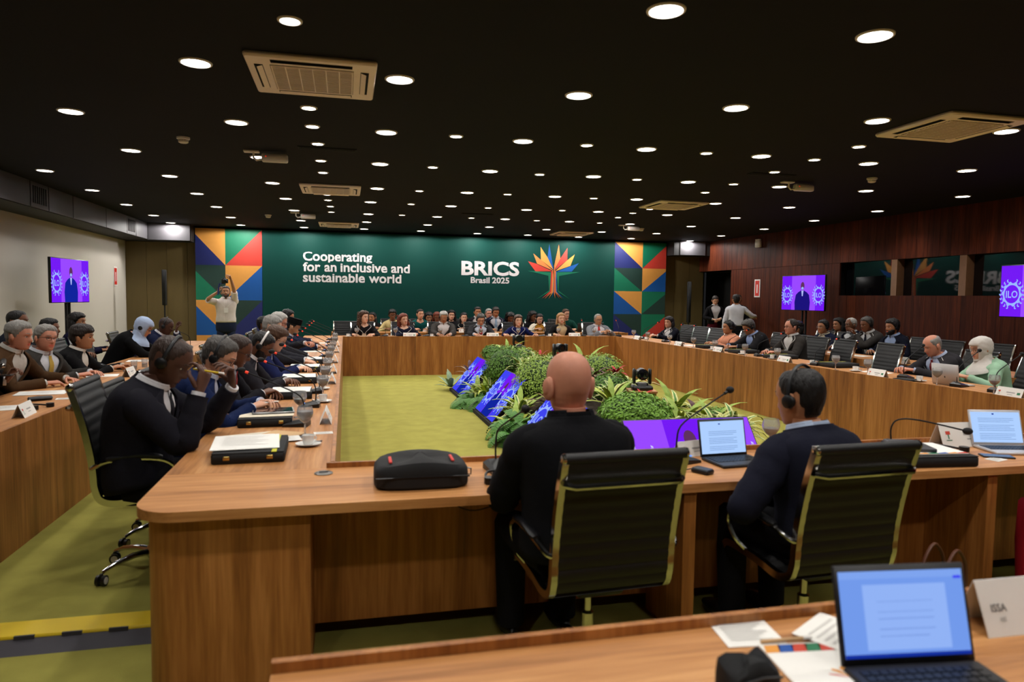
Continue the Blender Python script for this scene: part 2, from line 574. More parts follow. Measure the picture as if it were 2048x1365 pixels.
for nm, c, pts in [
    ('p_red', 0, [(4.568, 2.502), (4.782, 2.445), (5.228, 2.257), (4.771, 2.247)]),
    ('p_orange', 0, [(4.705, 2.707), (4.913, 2.544), (5.243, 2.277), (4.812, 2.445)]),
    ('p_gold', 0, [(4.899, 2.876), (5.089, 2.613), (5.248, 2.305), (4.913, 2.544)]),
    ('p_blue', 0, [(5.131, 2.953), (5.248, 2.348), (5.245, 2.31), (5.089, 2.613)]),
    ('p_orange', 0, [(5.389, 2.952), (5.437, 2.594), (5.287, 2.306), (5.271, 2.391)]),
    ('p_red', 0, [(5.626, 2.874), (5.626, 2.561), (5.296, 2.287), (5.431, 2.585)]),
    ('p_gold', 0, [(5.828, 2.709), (5.713, 2.409), (5.309, 2.264), (5.611, 2.541)]),
    ('p_blue', 0, [(5.944, 2.483), (5.752, 2.259), (5.318, 2.244), (5.734, 2.407)]),
    ('p_green', 0, [(4.56, 2.257), (5.20, 2.233), (5.205, 2.063), (5.17, 1.736), (4.811, 1.532), (5.145, 1.764), (5.118, 2.138)]),
    ('p_green', 0, [(5.972, 2.252), (5.318, 2.236), (5.355, 2.066), (5.385, 1.725), (5.72, 1.534), (5.40, 1.76), (5.41, 2.138)]),
    ('p_red', 1, [(5.19, 2.245), (5.235, 2.26), (5.215, 2.0), (5.20, 1.72), (4.95, 1.545), (5.165, 1.74), (5.185, 2.0)]),
    ('p_orange', 1, [(5.225, 2.28), (5.248, 2.3), (5.24, 2.0), (5.228, 1.72), (5.03, 1.545), (5.20, 1.73), (5.215, 2.0)]),
    ('p_gold', 1, [(5.248, 2.3), (5.258, 2.32), (5.262, 2.0), (5.255, 1.72), (5.135, 1.545), (5.228, 1.73), (5.24, 2.0)]),
    ('p_blue', 1, [(5.245, 2.35), (5.256, 2.33), (5.272, 1.9), (5.265, 1.70), (5.225, 1.565), (5.253, 1.73), (5.26, 2.0)]),
    ('p_orange', 1, [(5.275, 2.35), (5.29, 2.3), (5.282, 2.0), (5.297, 1.72), (5.315, 1.545), (5.275, 1.72), (5.272, 2.0)]),
    ('p_red', 1, [(5.292, 2.29), (5.305, 2.27), (5.30, 2.0), (5.315, 1.73), (5.44, 1.54), (5.297, 1.72), (5.284, 2.0)]),
    ('p_gold', 1, [(5.305, 2.27), (5.32, 2.255), (5.318, 2.0), (5.335, 1.73), (5.51, 1.54), (5.317, 1.72), (5.302, 2.0)]),
    ('p_blue', 1, [(5.32, 2.25), (5.345, 2.235), (5.345, 2.0), (5.36, 1.73), (5.56, 1.54), (5.337, 1.72), (5.32, 2.0)]),
]:
    bp(pts, 'emblem_shape', nm, .003, .002 + .003 * c)
# ================================================================ ceiling fittings
BIGS = [(1.67,3.53),(2.99,3.54),(-0.97,5.13),(0.38,5.12),(1.73,5.14),(3.05,5.12),(4.41,5.15),(5.76,5.14),(-2.28,6.78),(-0.95,6.78),(0.38,6.78),(1.71,6.77),(3.02,6.76),(4.33,6.73),(5.68,6.74),(7.04,6.76),(-2.26,8.43),(-0.94,8.42),(0.40,8.41),(1.73,8.48),(3.06,8.45),(4.38,8.46),(5.72,8.44),(7.05,8.39),(8.70,8.40),(-3.73,10.16),(-2.25,10.10),(-0.98,10.28),(0.45,10.33),(1.76,10.31),(3.11,10.28),(4.40,10.17),(5.77,10.20),(7.14,10.24),(8.81,10.19),(-3.73,11.87),(-2.23,11.74),(-0.93,11.88),(0.41,11.86),(1.76,11.93),(3.11,11.99),(4.39,11.83),(5.74,11.86),(7.13,11.86),(8.75,11.76),(-3.74,13.61),(-2.23,13.41),(-0.91,13.48),(0.43,13.61),(1.74,13.61),(3.08,13.55),(4.41,13.54),(5.73,13.56),(7.10,13.53),(8.82,13.51),(-3.72,15.31),(-2.25,15.15),(-0.90,15.28),(0.44,15.10),(1.74,15.22),(3.10,15.21),(4.44,15.30),(5.80,15.38),(7.14,15.30),(8.82,15.28),(-3.74,16.80),(-2.28,16.76),(-0.92,16.81),(0.43,16.70),(1.75,16.72),(3.14,16.87),(4.40,16.81),(5.75,16.88),(7.14,16.80),(8.84,16.88)]
UNSEEN = [(-3.73, 8.43), (-3.73, 6.78), (-2.27, 5.13), (-.96, 3.54), (.38, 3.54), (4.36, 3.54), (5.72, 3.54), (7.1, 3.54), (7.1, 5.13), (8.75, 5.13), (8.75, 6.78),
          (-.96, 1.9), (.38, 1.9), (1.7, 1.9), (3.03, 1.9), (4.36, 1.9), (6.4, 1.9), (.38, .3), (1.7, .3), (3.03, .3), (-1.0, .3), (4.4, .3)]
SMALLS = [(-0.30,4.21),(-0.29,6.09),(-0.29,6.74),(-0.27,7.49),(-0.27,8.41),(-0.27,9.21),(-0.27,11.20),(-0.27,11.84),(-0.25,12.66),(-0.25,13.52),(1.04,6.75),(1.02,8.43),(1.06,10.37),(1.08,11.89),(1.06,13.56),(2.37,6.76),(2.37,8.51),(2.37,10.29),(2.41,11.95),(2.41,13.59),(3.70,6.76),(3.67,8.49),(3.73,10.27),(3.73,11.87),(3.74,13.59),(4.98,6.73),(5.03,8.44),(5.09,11.20),(5.04,11.81),(5.05,12.54),(5.07,13.57),(4.97,6.04),(5.01,7.50),(5.04,9.21)]

ORD = ['first', 'second', 'third', 'fourth', 'fifth', 'sixth', 'seventh', 'eighth', 'ninth', 'tenth', 'eleventh', 'twelfth']
def lamp_meshes(r, em):
    rim = MB().lathe([(r + .018, 0), (r + .016, -.007), (r + .004, -.010), (r, -.004), (r, 0)], 24).mesh('rim', 'white_plastic')
    dis = MB().lathe([(r, -.003), (r * .6, -.0035), (0.0001, -.004)], 24).mesh('diffuser', em)
    return rim, dis
rim_b, dis_b = lamp_meshes(.088, 'lamp_white')
rim_s, dis_s = lamp_meshes(.052, 'spot_white')
def beam(name, watt, size):
    l = D.lights.new(name, 'SPOT')
    l.energy = watt
    l.spot_size = math.radians(size)
    l.spot_blend = 0.75
    l.shadow_soft_size = 0.07
    l.color = (1.0, 0.965, 0.92)
    return l
beam_wall = beam('beam_wall', WALL_WATT, 174)
beam_wall.spot_blend = 0.1
beam_b, beam_s = beam('beam_large', BIG_WATT, 138), beam('beam_small', SMALL_WATT, 110)
def downlight(x, y, big, label, group):
    t = thing('ceiling_light', label, 'ceiling light', (x, y, CEIL), 0, group)
    put('rim', rim_b if big else rim_s, t)
    put('diffuser', dis_b if big else dis_s, t)
    put('beam', beam_wall if y > 16.5 else (beam_b if big else beam_s), t, (0, 0, -.03))
rows = {}
for p in BIGS:
    k = min([3.54, 5.13, 6.77, 8.43, 10.2, 11.86, 13.55, 15.25, 16.8], key=lambda q: abs(q - p[1]))
    rows.setdefault(k, []).append(p)
for ri, k in enumerate(sorted(rows)):
    for ci, p in enumerate(sorted(rows[k])):
        downlight(p[0], p[1], True, 'large round downlight, %s from the left in the %s row from the viewer' % (ORD[ci], ORD[ri]), 'large ceiling downlights')
cols = {}
for p in SMALLS:
    k = min([-.27, 1.05, 2.38, 3.71, 5.03], key=lambda q: abs(q - p[0]))
    cols.setdefault(k, []).append(p)
for ci, k in enumerate(sorted(cols)):
    for ri, p in enumerate(sorted(cols[k], key=lambda q: q[1])):
        downlight(p[0], p[1], False, 'small ceiling spotlight, %s from the front in the %s line of spots from left' % (ORD[ri], ORD[ci]), 'small ceiling spotlights')
for p in UNSEEN:
    downlight(p[0], p[1], True, 'large round downlight of the ceiling part outside the picture', 'downlights outside the picture')

# air conditioning cassettes
def cassette(x, y, label):
    t = thing('air_conditioner', label, 'air conditioner', (x, y, CEIL), 0, 'ceiling cassette air conditioners')
    h = .42
    fr = MB()
    fr.cbox(0, 0, -.018, 2 * h, 2 * h, .036, .012)
    fr.build('face_frame', 'cassette_grey', t)
    for k in range(4):
        m = MB()
        m.M = Matrix.Rotation(k * PI / 2, 4, 'Z')
        m.box(-.26, .26, .315, .37, -.038, -.035)
        q = m.build('air_slot', 'dark_gap', t, smooth=False)
        m = MB()
        m.M = Matrix.Rotation(k * PI / 2, 4, 'Z')
        m.add([(-.255, .318, -.040), (.255, .318, -.040), (.255, .352, -.052), (-.255, .352, -.052)], [(0, 1, 2, 3)])
        m.build('flap', 'cassette_grey', q, smooth=False)
    MB().box(-.27, .27, -.27, .27, -.0365, -.0355).build('grille_recess', 'dark_gap', t, smooth=False)
    for k in range(17):
        yy = -.26 + k * .0325
        put('grille_slat', slat_m, t, (0, yy, 0))
    for k in range(7):
        put('grille_rib', rib_m, t, (-.26 + k * .0867, 0, 0))
    return t
slat_m = MB().box(-.27, .27, -.005, .005, -.046, -.037).mesh('grille_slat', 'cassette_grey', False)
rib_m = MB().box(-.003, .003, -.27, .27, -.0465, -.037).mesh('grille_rib', 'cassette_grey', False)
cassette(-.21, 5.19, 'nearest ceiling cassette air conditioner, upper left, with slatted grille')
cassette(5.14, 5.12, 'ceiling cassette air conditioner at the right picture edge, nearest on that side')
cassette(-.20, 10.55, 'ceiling cassette air conditioner halfway down the room on the left')
cassette(5.18, 10.5, 'ceiling cassette air conditioner halfway down the room on the right')
cassette(-.13, 15.75, 'farthest left ceiling cassette air conditioner above the slogan')
cassette(5.23, 15.9, 'farthest right ceiling cassette air conditioner above the tree emblem')

# smoke detectors
sd = MB().lathe([(.062, 0), (.062, -.018), (.05, -.022), (.046, -.05), (.03, -.058), (0.0001, -.06)], 20).mesh('housing', 'white_plastic')
sb_ = MB().lathe([(.0485, -.03), (.0485, -.036)], 12).mesh('vent_ring', 'dark_gap')
for x, y, lb in [(-1.56, 7.59, 'white smoke detector on the ceiling, nearest on the left'), (6.4, 7.52, 'white smoke detector on the ceiling, nearest on the right'),
                 (-1.46, 14.45, 'white smoke detector far back above the cameraman'), (6.33, 14.34, 'white smoke detector far back above the right coloured panel')]:
    t = thing('smoke_detector', lb, 'smoke detector', (x, y, CEIL), 0, 'smoke detectors')
    put('housing', sd, t)
    put('vent_ring', sb_, t)
# ceiling surveillance cameras
def cctv(x, y, label):
    t = thing('ceiling_camera', label, 'camera', (x, y, CEIL), 0, 'white ceiling cameras')
    MB().cbox(0, 0, -.01, .16, .09, .02, .004).build('mount_plate', 'white_plastic', t)
    MB().tube([(.02, 0, -.01), (.02, 0, -.07), (.05, 0, -.1), (.12, 0, -.085)], .011, 8).build('bracket', 'white_plastic', t)
    b = MB().cbox(.24, 0, -.07, .27, .085, .085, .012).build('housing', 'white_plastic', t)
    MB().ball((.15, -.045, -.06), (.008, .004, .008), 8, 6).build('indicator', 'red_led', b)
cctv(-.98, 8.06, 'white surveillance camera on the ceiling, left, with a red indicator')
cctv(5.58, 8.06, 'white surveillance camera on the ceiling, right, nearer one')
cctv(-.92, 13.8, 'small white ceiling camera far back above the slogan')
cctv(5.66, 13.78, 'small white ceiling camera far back near the tree emblem')
# black slot diffusers
for x, y, lb in [(-.18, 7.72, 'black linear slot air diffuser in the ceiling, nearest on the left'), (5.08, 7.66, 'black linear slot air diffuser in the ceiling, right of the room'),
                 (2.4, 12.9, 'black linear slot air diffuser in the ceiling, far centre')]:
    t = thing('slot_diffuser', lb, 'air diffuser', (x, y, CEIL), 0, 'black slot diffusers')
    MB().box(-.3, .3, -.06, .06, -.008, 0).build('frame', 'dark_gap', t, smooth=False)
    for k in range(3):
        MB().box(-.285, .285, -.04 + k * .033, -.025 + k * .033, -.014, -.008).build('blade', 'black_matte', t, smooth=False)
# ================================================================ tables
TZ, LIP = 0.75, 0.775
mat('grommet', (120, 118, 114), 0.35, 0.8)

def panel_run(t, horizontal, a0, a1, fixed, thick, z0, z1, seg, nm='front_panel', m_='wood_panel'):
    """front panels side by side; horizontal: run along x at y=fixed, else along y at x=fixed (local coordinates)"""
    n = max(1, round((a1 - a0) / seg))
    w = (a1 - a0) / n
    mesh = None
    for k in range(n):
        if mesh is None:
            mb = MB()
            if horizontal:
                mb.box(-w / 2 + .0006, w / 2 - .0006, -thick / 2, thick / 2, z0, z1)
            else:
                mb.box(-thick / 2, thick / 2, -w / 2 + .0006, w / 2 - .0006, z0, z1)
            mesh = mb.mesh(nm, m_, False)
        c = a0 + w * (k + .5)
        put(nm, mesh, t, (c, fixed, 0) if horizontal else (fixed, c, 0))

def slab(poly, z0, z1, name, m_, t):
    MB().prism(poly, lambda x, y: (x, y, z0), lambda x, y: (x, y, z1)).build(name, m_, t, smooth=True, angle=30, fix=True)

# near run of the square table: rounded outer-left corner, open knee space towards the viewer
t = thing('conference_table', 'near side of the square wooden table with rounded corner and open knee space', 'table', (2.7, 3.1, 0))
cx0, cy0, R_ = -.80 - 2.7, 2.81 - 3.1, .17
arc = [(cx0 + R_ - R_ * math.cos(a), cy0 + R_ - R_ * math.sin(a)) for a in [i * PI / 2 / 10 for i in range(11)]]
poly = arc + [(6.3 - 2.7, 2.81 - 3.1), (6.3 - 2.7, 3.40 - 3.1), (-.07 - 2.7, 3.40 - 3.1), (-.80 - 2.7, 3.40 - 3.1)]
slab(poly, .71, TZ, 'tabletop', 'wood_top_x', t)
panel_run(t, True, -.09 - 2.7, 5.6 - 2.7, 3.41 - 3.1, .02, .0, LIP, 1.42)
panel_run(t, True, -.14 - 2.7, 5.6 - 2.7, 3.22 - 3.1, .02, .08, .71, 1.42, 'modesty_panel')
# rounded corner pedestal
R2 = .13
px0, py0 = -.765 - 2.7, 2.87 - 3.1
arc2 = [(px0 + R2 - R2 * math.cos(a), py0 + R2 - R2 * math.sin(a)) for a in [i * PI / 2 / 8 for i in range(9)]]
slab(arc2 + [(-.14 - 2.7, 2.87 - 3.1), (-.14 - 2.7, 3.40 - 3.1), (-.765 - 2.7, 3.40 - 3.1)], 0, .71, 'corner_pedestal', 'wood_panel', t)
for x in (1.52, 3.21, 4.9):
    MB().box(x - .03 - 2.7, x + .03 - 2.7, 2.83 - 3.1, 3.21 - 3.1, 0, .71).build('support_panel', 'wood_panel', t, smooth=False)
gm = MB().lathe([(.042, 0), (.042, .004), (.036, .007), (0.0001, .007)], 20, (-.1 - 2.7, 3.3 - 3.1, TZ)).build('cable_grommet', 'grommet', t)
MB().box(-.1 - 2.7 - .02, -.1 - 2.7 + .02, 3.3 - 3.1 - .004, 3.3 - 3.1 + .012, TZ + .006, TZ + .009).build('flap', 'black_plastic', gm, smooth=False)

# left run
t = thing('conference_table', 'left side of the square wooden table running towards the backdrop', 'table', (-.43, 8.6, 0))
slab([(-.80 + .43, 3.402 - 8.6), (-.07 + .43, 3.402 - 8.6), (-.07 + .43, 13.85 - 8.6), (-.80 + .43, 13.85 - 8.6)], .71, TZ, 'tabletop', 'wood_top_y', t)
panel_run(t, False, 3.43 - 8.6, 13.85 - 8.6, -.06 + .43, .02, 0, LIP, 1.3)
for y in (5.5, 7.6, 9.7, 11.8):
    MB().box(-.76 + .43, -.08 + .43, y - .02 - 8.6, y + .02 - 8.6, 0, .71).build('support_panel', 'wood_panel', t, smooth=False)
# far run
t = thing('conference_table', 'far side of the square wooden table below the slogan', 'table', (2.75, 14.2, 0))
slab([(-.80 - 2.75, 13.852 - 14.2), (6.3 - 2.75, 13.852 - 14.2), (6.3 - 2.75, 14.58 - 14.2), (-.8 - 2.75, 14.58 - 14.2)], .71, TZ, 'tabletop', 'wood_top_x', t)
panel_run(t, True, -.05 - 2.75, 5.58 - 2.75, 13.86 - 14.2, .02, 0, LIP, 1.3)
for x in (.9, 2.75, 4.6):
    MB().box(x - .02 - 2.75, x + .02 - 2.75, 13.9 - 14.2, 14.5 - 14.2, 0, .71).build('support_panel', 'wood_panel', t, smooth=False)
# right run
t = thing('conference_table', 'right side of the square wooden table, its long front panel facing the plants', 'table', (5.93, 8.6, 0))
slab([(5.59 - 5.93, 3.402 - 8.6), (6.3 - 5.93, 3.402 - 8.6), (6.3 - 5.93, 13.85 - 8.6), (5.59 - 5.93, 13.85 - 8.6)], .71, TZ, 'tabletop', 'wood_top_y', t)
panel_run(t, False, 3.43 - 8.6, 13.85 - 8.6, 5.58 - 5.93, .02, 0, LIP, 1.3)
for y in (5.5, 7.6, 9.7, 11.8):
    MB().box(5.62 - 5.93, 6.26 - 5.93, y - .02 - 8.6, y + .02 - 8.6, 0, .71).build('support_panel', 'wood_panel', t, smooth=False)
# outer rows
def outer(label, x0, x1, y0, y1, face):
    cx_, cy_ = (x0 + x1) / 2, (y0 + y1) / 2
    t = thing('back_row_table', label, 'table', (cx_, cy_, 0))
    vert = face in ('+x', '-x')
    slab([(x0 - cx_, y0 - cy_), (x1 - cx_, y0 - cy_), (x1 - cx_, y1 - cy_), (x0 - cx_, y1 - cy_)], .71, TZ, 'tabletop', 'wood_top_y' if vert else 'wood_top_x', t)
    f = {'+x': x1 - cx_ + .01, '-x': x0 - cx_ - .01, '+y': y1 - cy_ + .01, '-y': y0 - cy_ - .01}[face]
    if vert:
        panel_run(t, False, y0 - cy_, y1 - cy_, f, .02, 0, TZ + .008, 1.3)
    else:
        panel_run(t, True, x0 - cx_, x1 - cx_, f, .02, 0, TZ + .008 if face == '-y' else LIP, 1.3)
    return t
outer('second-row wooden table on the left, in front of the grey wall', -2.65, -1.97, 3.0, 13.0, '+x')
outer('second-row wooden table on the right, in front of the dark wood wall', 7.2, 7.9, 3.5, 13.2, '-x')
outer('second-row wooden table directly in front of the green backdrop', -.3, 6.6, 15.6, 16.2, '-y')
outer('foreground wooden table with the open laptop, cut by the picture edge', -.16, 4.2, .88, 1.55, '+y')

# cable ramp on the carpet
mat('ramp_yellow', (214, 184, 26), 0.55, var=0.08, scale=6)
mat('ramp_grey', (62, 60, 66), 0.7, var=0.1)
t = thing('cable_ramp', 'yellow and dark grey rubber cable ramp lying across the carpet', 'cable ramp', (-2.0, 3.5, 0))
m = MB()
m.prism([(-.17, 0), (-.06, .045), (-.06, 0)], lambda y, z: (-1.6, y, z), lambda y, z: (1.22, y, z))
m.build('near_slope', 'ramp_grey', t, smooth=False, fix=True)
m = MB().prism([(.06, 0), (.06, .045), (.17, 0)], lambda y, z: (-1.6, y, z), lambda y, z: (1.22, y, z))
m.build('far_slope', 'ramp_grey', t, smooth=False, fix=True)
for k in range(3):
    lid = MB().cbox(-1.13 + k * .94, 0, .035, .93, .16, .03, .006).build('lid', 'ramp_yellow', t)
    for q in range(5):
        MB().box(-1.5 + k * .94 + q * .19, -1.42 + k * .94 + q * .19, -.088, -.078, .03, .052).build('hinge', 'ramp_grey', lid, smooth=False)
# ================================================================ office chairs
def smooth_path(pts, n=4):
    """Catmull-Rom through the points"""
    P = [Vector(p) for p in pts]
    out = []
    for i in range(len(P) - 1):
        p0, p1, p2, p3 = P[max(i - 1, 0)], P[i], P[i + 1], P[min(i + 2, len(P) - 1)]
        for k in range(n):
            t = k / n
            out.append(0.5 * ((2 * p1) + (p2 - p0) * t + (2 * p0 - 5 * p1 + 4 * p2 - p3) * t * t + (3 * p1 - p0 - 3 * p2 + p3) * t ** 3))
    out.append(P[-1])
    return out

CH_PROF = smooth_path([(0, .25, .425), (0, .20, .452), (0, 0, .445), (0, -.13, .43), (0, -.205, .45), (0, -.232, .51), (0, -.238, .58), (0, -.25, .68), (0, -.285, .84), (0, -.335, 1.0)], 5)

def chair_parts():
    parts = []
    hw = .238
    # chrome side rails: a flat bar that follows the seat and back
    for s in (-1, 1):
        m = MB()
        rings = []
        n = len(CH_PROF)
        for i, p in enumerate(CH_PROF):
            tg = (CH_PROF[min(i + 1, n - 1)] - CH_PROF[max(i - 1, 0)]).normalized()
            nn = Vector((0, -tg.z, tg.y))
            q = p + Vector((s * (hw + (.004 if True else 0)), 0, 0))
            a, b = .013, .016
            rings.append([tuple(q + Vector((x, 0, 0)) + nn * y) for x, y in [(-a, -b), (a, -b), (a, b), (-a, b)]])
        m.loft(rings, True, True, True)
        parts.append(('side_rail', m.mesh('side_rail', 'chrome', True, 35), None))
    # ribbed sling: seat and back separately
    def sling(i0, i1, name):
        sub = CH_PROF[i0:i1]
        fine = []
        for i in range(len(sub) - 1):
            for k in range(3):
                fine.append(sub[i].lerp(sub[i + 1], k / 3))
        fine.append(sub[-1])
        # arc length
        L_, acc = [0], 0
        for i in range(1, len(fine)):
            acc += (fine[i] - fine[i - 1]).length
            L_.append(acc)
        top, bot = [], []
        for i, p in enumerate(fine):
            tg = (fine[min(i + 1, len(fine) - 1)] - fine[max(i - 1, 0)]).normalized()
            nn = Vector((0, -tg.z, tg.y))
            ph = (L_[i] % .05) / .05
            r = .011 + .006 * math.sin(PI * ph) ** .5
            top.append(p + nn * r)
            bot.append(p - nn * r)
        m = MB()
        prof = top + bot[::-1]
        rings = [[(x, p.y, p.z) for p in prof] for x in (-hw + .008, hw - .008)]
        m.loft(rings, True, True, True)
        return m.mesh(name, 'leather', True, 60)
    parts.append(('seat', sling(0, 21, 'seat'), None))
    parts.append(('backrest', sling(21, len(CH_PROF), 'backrest'), None))
    # rolled top with chrome end caps
    tp = CH_PROF[-1]
    parts.append(('top_roll', MB().tube([(-hw - .004, tp.y, tp.z), (hw + .004, tp.y, tp.z)], .021, 12).mesh('top_roll', 'leather'), None))
    for s in (-1, 1):
        parts.append(('end_cap', MB().tube([(s * (hw + .004), tp.y, tp.z), (s * (hw + .014), tp.y, tp.z), (s * (hw + .02), tp.y, tp.z)], [.022, .02, .010], 12).mesh('end_cap', 'chrome'), None))
    # rear cross bar
    br = CH_PROF[-4]
    parts.append(('cross_bar', MB().tube([(-hw, br.y - .02, br.z - .01), (-hw + .03, br.y - .05, br.z - .012), (hw - .03, br.y - .05, br.z - .012), (hw, br.y - .02, br.z - .01)], .013, 8).mesh('cross_bar', 'chrome'), None))
    b2 = CH_PROF[16]
    parts.append(('cross_bar', MB().tube([(-hw, -.10, .415), (hw, -.10, .415)], .012, 8).mesh('cross_bar', 'chrome'), None))
    # armrests
    for s in (-1, 1):
        x = s * (hw + .03)
        loop = smooth_path([(s * hw, -.245, .61), (s * (hw + .028), -.235, .615), (x + s * .02, -.16, .645), (x + s * .025, -.02, .655), (x + s * .025, .11, .64), (x + s * .02, .165, .585), (x + s * .005, .13, .50), (s * hw, .08, .452)], 4)
        parts.append(('arm_frame', MB().tube(loop, .011, 8).mesh('arm_frame', 'chrome'), None))
        pad = smooth_path([(x + s * .022, -.165, .658), (x + s * .025, -.02, .672), (x + s * .025, .10, .66)], 4)
        parts.append(('arm_pad', MB().tube(pad, [.012] + [.021] * (len(pad) - 2) + [.012], 10, True, .7).mesh('arm_pad', 'black_plastic'), None))
    # mechanism, gas lift, base
    parts.append(('mechanism', MB().cbox(0, -.02, .405, .2, .24, .045, .01).mesh('mechanism', 'black_plastic'), None))
    parts.append(('tilt_lever', MB().tube([(.09, .02, .395), (.2, .03, .39), (.26, .035, .385)], [.006, .006, .011], 8).mesh('tilt_lever', 'black_plastic'), None))
    parts.append(('gas_lift', MB().lathe([(.026, .12), (.026, .26), (.015, .27), (.015, .39)], 14).mesh('gas_lift', 'chrome'), None))
    parts.append(('hub', MB().lathe([(.035, .07), (.045, .09), (.045, .12), (.03, .14)], 16).mesh('hub', 'chrome'), None))
    leg = MB().tube([(.03, 0, .105), (.12, 0, .108), (.22, 0, .092), (.285, 0, .068)], [.021, .02, .016, .012], 8, True, .8).mesh('base_leg', 'chrome')
    cst = MB()
    for s in (-1, 1):
        cst.tube([(0, s * .008, 0), (0, s * .024, 0)], .027, 14)
    cst.mi = 1
    for s in (-1, 1):
        cst.tube([(0, s * .0235, 0), (0, s * .0255, 0)], .018, 14)
    cst.mi = 0
    cst.tube([(0, 0, 0), (0.0, 0, .035)], .009, 8)
    cst = cst.mesh('caster', ['black_plastic', 'white_plastic'])
    for k in range(5):
        a = 2 * PI * k / 5 + .35
        parts.append(('base_leg', leg, ((0, 0, 0), a, ('caster', cst, (.29, 0, .028)))))
    return parts
CH_PARTS = chair_parts()

def office_chair(x, y, rz, label, group='black ribbed office chairs'):
    t = thing('office_chair', label, 'chair', (x, y, 0), rz, group)
    for nm, me, ex in CH_PARTS:
        if ex is None:
            put(nm, me, t)
        else:
            o = put(nm, me, t, ex[0], (0, 0, ex[1]))
            c = ex[2]
            put(c[0], c[1], o, c[2], (0, 0, .6))
    return t
# ================================================================ people
SKIN = {'light': (206, 152, 122), 'fair': (214, 166, 138), 'pink': (202, 138, 112), 'tan': (172, 118, 84), 'olive': (184, 134, 100), 'brown': (122, 78, 54), 'dark': (104, 68, 50), 'deep': (86, 57, 45)}
HAIR = {'black': (20, 17, 16), 'brown': (70, 46, 30), 'dark': (36, 27, 22), 'auburn': (104, 44, 26), 'blonde': (160, 116, 70), 'grey': (136, 132, 126), 'white': (176, 172, 166), 'pepper': (72, 68, 64), 'shaved': (54, 40, 34)}
for k_, c_ in SKIN.items():
    mat('skin_' + k_, c_, 0.5, var=0.10, scale=26, bump=0.05, bscale=90, spec=0.35)
    mat('lips_' + k_, (min(255, c_[0] + 4), int(c_[1] * .74), int(c_[2] * .76)), 0.42, var=0.05)
for k_, c_ in HAIR.items():
    mat('hair_' + k_, c_, 0.5, var=0.35, scale=60, stretch=(1, 1, .25), bump=0.6, bscale=70, spec=0.4)
mat('eye_white', (222, 216, 208), 0.25, var=0.02)
mat('eye_iris', (40, 26, 18), 0.2, var=0.1)
mat('shoe_black', (18, 16, 15), 0.35)
mat('lanyard_white', (226, 222, 214), 0.6)

def cloth(c, rough=0.9):
    k = .72 if max(c) < 110 else 1.0
    c = tuple(int(x * k) for x in c)
    nm = 'cloth_%d_%d_%d' % c
    return mat(nm, c, rough, var=0.16, scale=9, bump=0.25, bscale=16, sheen=0.0, spec=0.15) and nm

def sstep(a, b, x):
    t = max(0.0, min(1.0, (x - a) / (b - a)))
    return t * t * (3 - 2 * t)

def lerp_tab(tab, x):
    if x <= tab[0][0]:
        return tab[0][1:]
    for i in range(len(tab) - 1):
        a, b = tab[i], tab[i + 1]
        if x <= b[0]:
            t = (x - a[0]) / (b[0] - a[0])
            t = t * t * (3 - 2 * t) * .5 + t * .5
            return tuple(a[j] + (b[j] - a[j]) * t for j in range(1, len(a)))
    return tab[-1][1:]

# z, front y, back y, half width
HEAD_TAB = [(-.118, .062, -.040, .030), (-.106, .080, -.046, .044), (-.088, .085, -.055, .055), (-.066, .087, -.068, .063), (-.045, .087, -.080, .069),
            (-.025, .088, -.092, .073), (0.0, .088, -.100, .0755), (.018, .094, -.104, .0765), (.045, .091, -.105, .0755), (.072, .081, -.099, .070),
            (.095, .063, -.083, .057), (.108, .045, -.064, .043), (.116, .024, -.040, .026), (.119, .004, -.018, .010)]
HZ = [-.118, -.112, -.106, -.098, -.090, -.082, -.075, -.069, -.063, -.057, -.050, -.043, -.036, -.028, -.019, -.010, -.001, .008, .017, .027, .039, .052, .066, .080, .092, .102, .110, .116, .119]
HT = []
for i in range(36):
    u = -1 + 2 * i / 36
    HT.append(PI * (0.42 * u + 0.58 * u ** 3 if True else u))

def head_pt(z, th, off=0.0, face=1.0, wide=1.0):
    """surface of the head; th 0 = front, z from chin to crown"""
    f, b, w = lerp_tab(HEAD_TAB, z)
    w *= wide
    c, s = math.cos(th), math.sin(th)
    yc = -.012
    ry = (f - yc) if c > 0 else (yc - b)
    e = 2.25 if c > 0 else 2.1
    k = (abs(c) ** e + abs(s) ** e) ** (-1 / e)
    x = w * s * k
    y = yc + ry * c * k
    if c > 0 and face:
        g = lambda a, sg: math.exp(-(a / sg) ** 2)
        # nose
        nz = 0.0
        if -.056 < z < .014:
            nz = .024 * sstep(.014, -.034, z) * (1 - sstep(-.038, -.054, z))
        wd = .009 + .006 * sstep(.0, -.036, z)
        y += face * nz * g(x, wd)
        y -= face * .011 * (g(x - .032, .016) + g(x + .032, .016)) * g(z - .001, .011)
        y += face * .005 * (g(x - .03, .02) + g(x + .03, .02)) * g(z - .021, .008)
        y += face * .006 * g(x, .021) * (g(z + .061, .005) + g(z + .073, .006))
        y -= face * .004 * g(x, .024) * g(z + .067, .0035)
        y -= face * .004 * g(x, .03) * g(z + .083, .006)
        y += face * .004 * g(x, .018) * g(z + .1, .01)
    if off:
        n = Vector((x / max(w, .02), (y - yc) / max(ry, .02), (z - .01) / .115 * .8))
        n.normalize()
        return Vector((x, y, z)) + n * off
    return Vector((x, y, z))

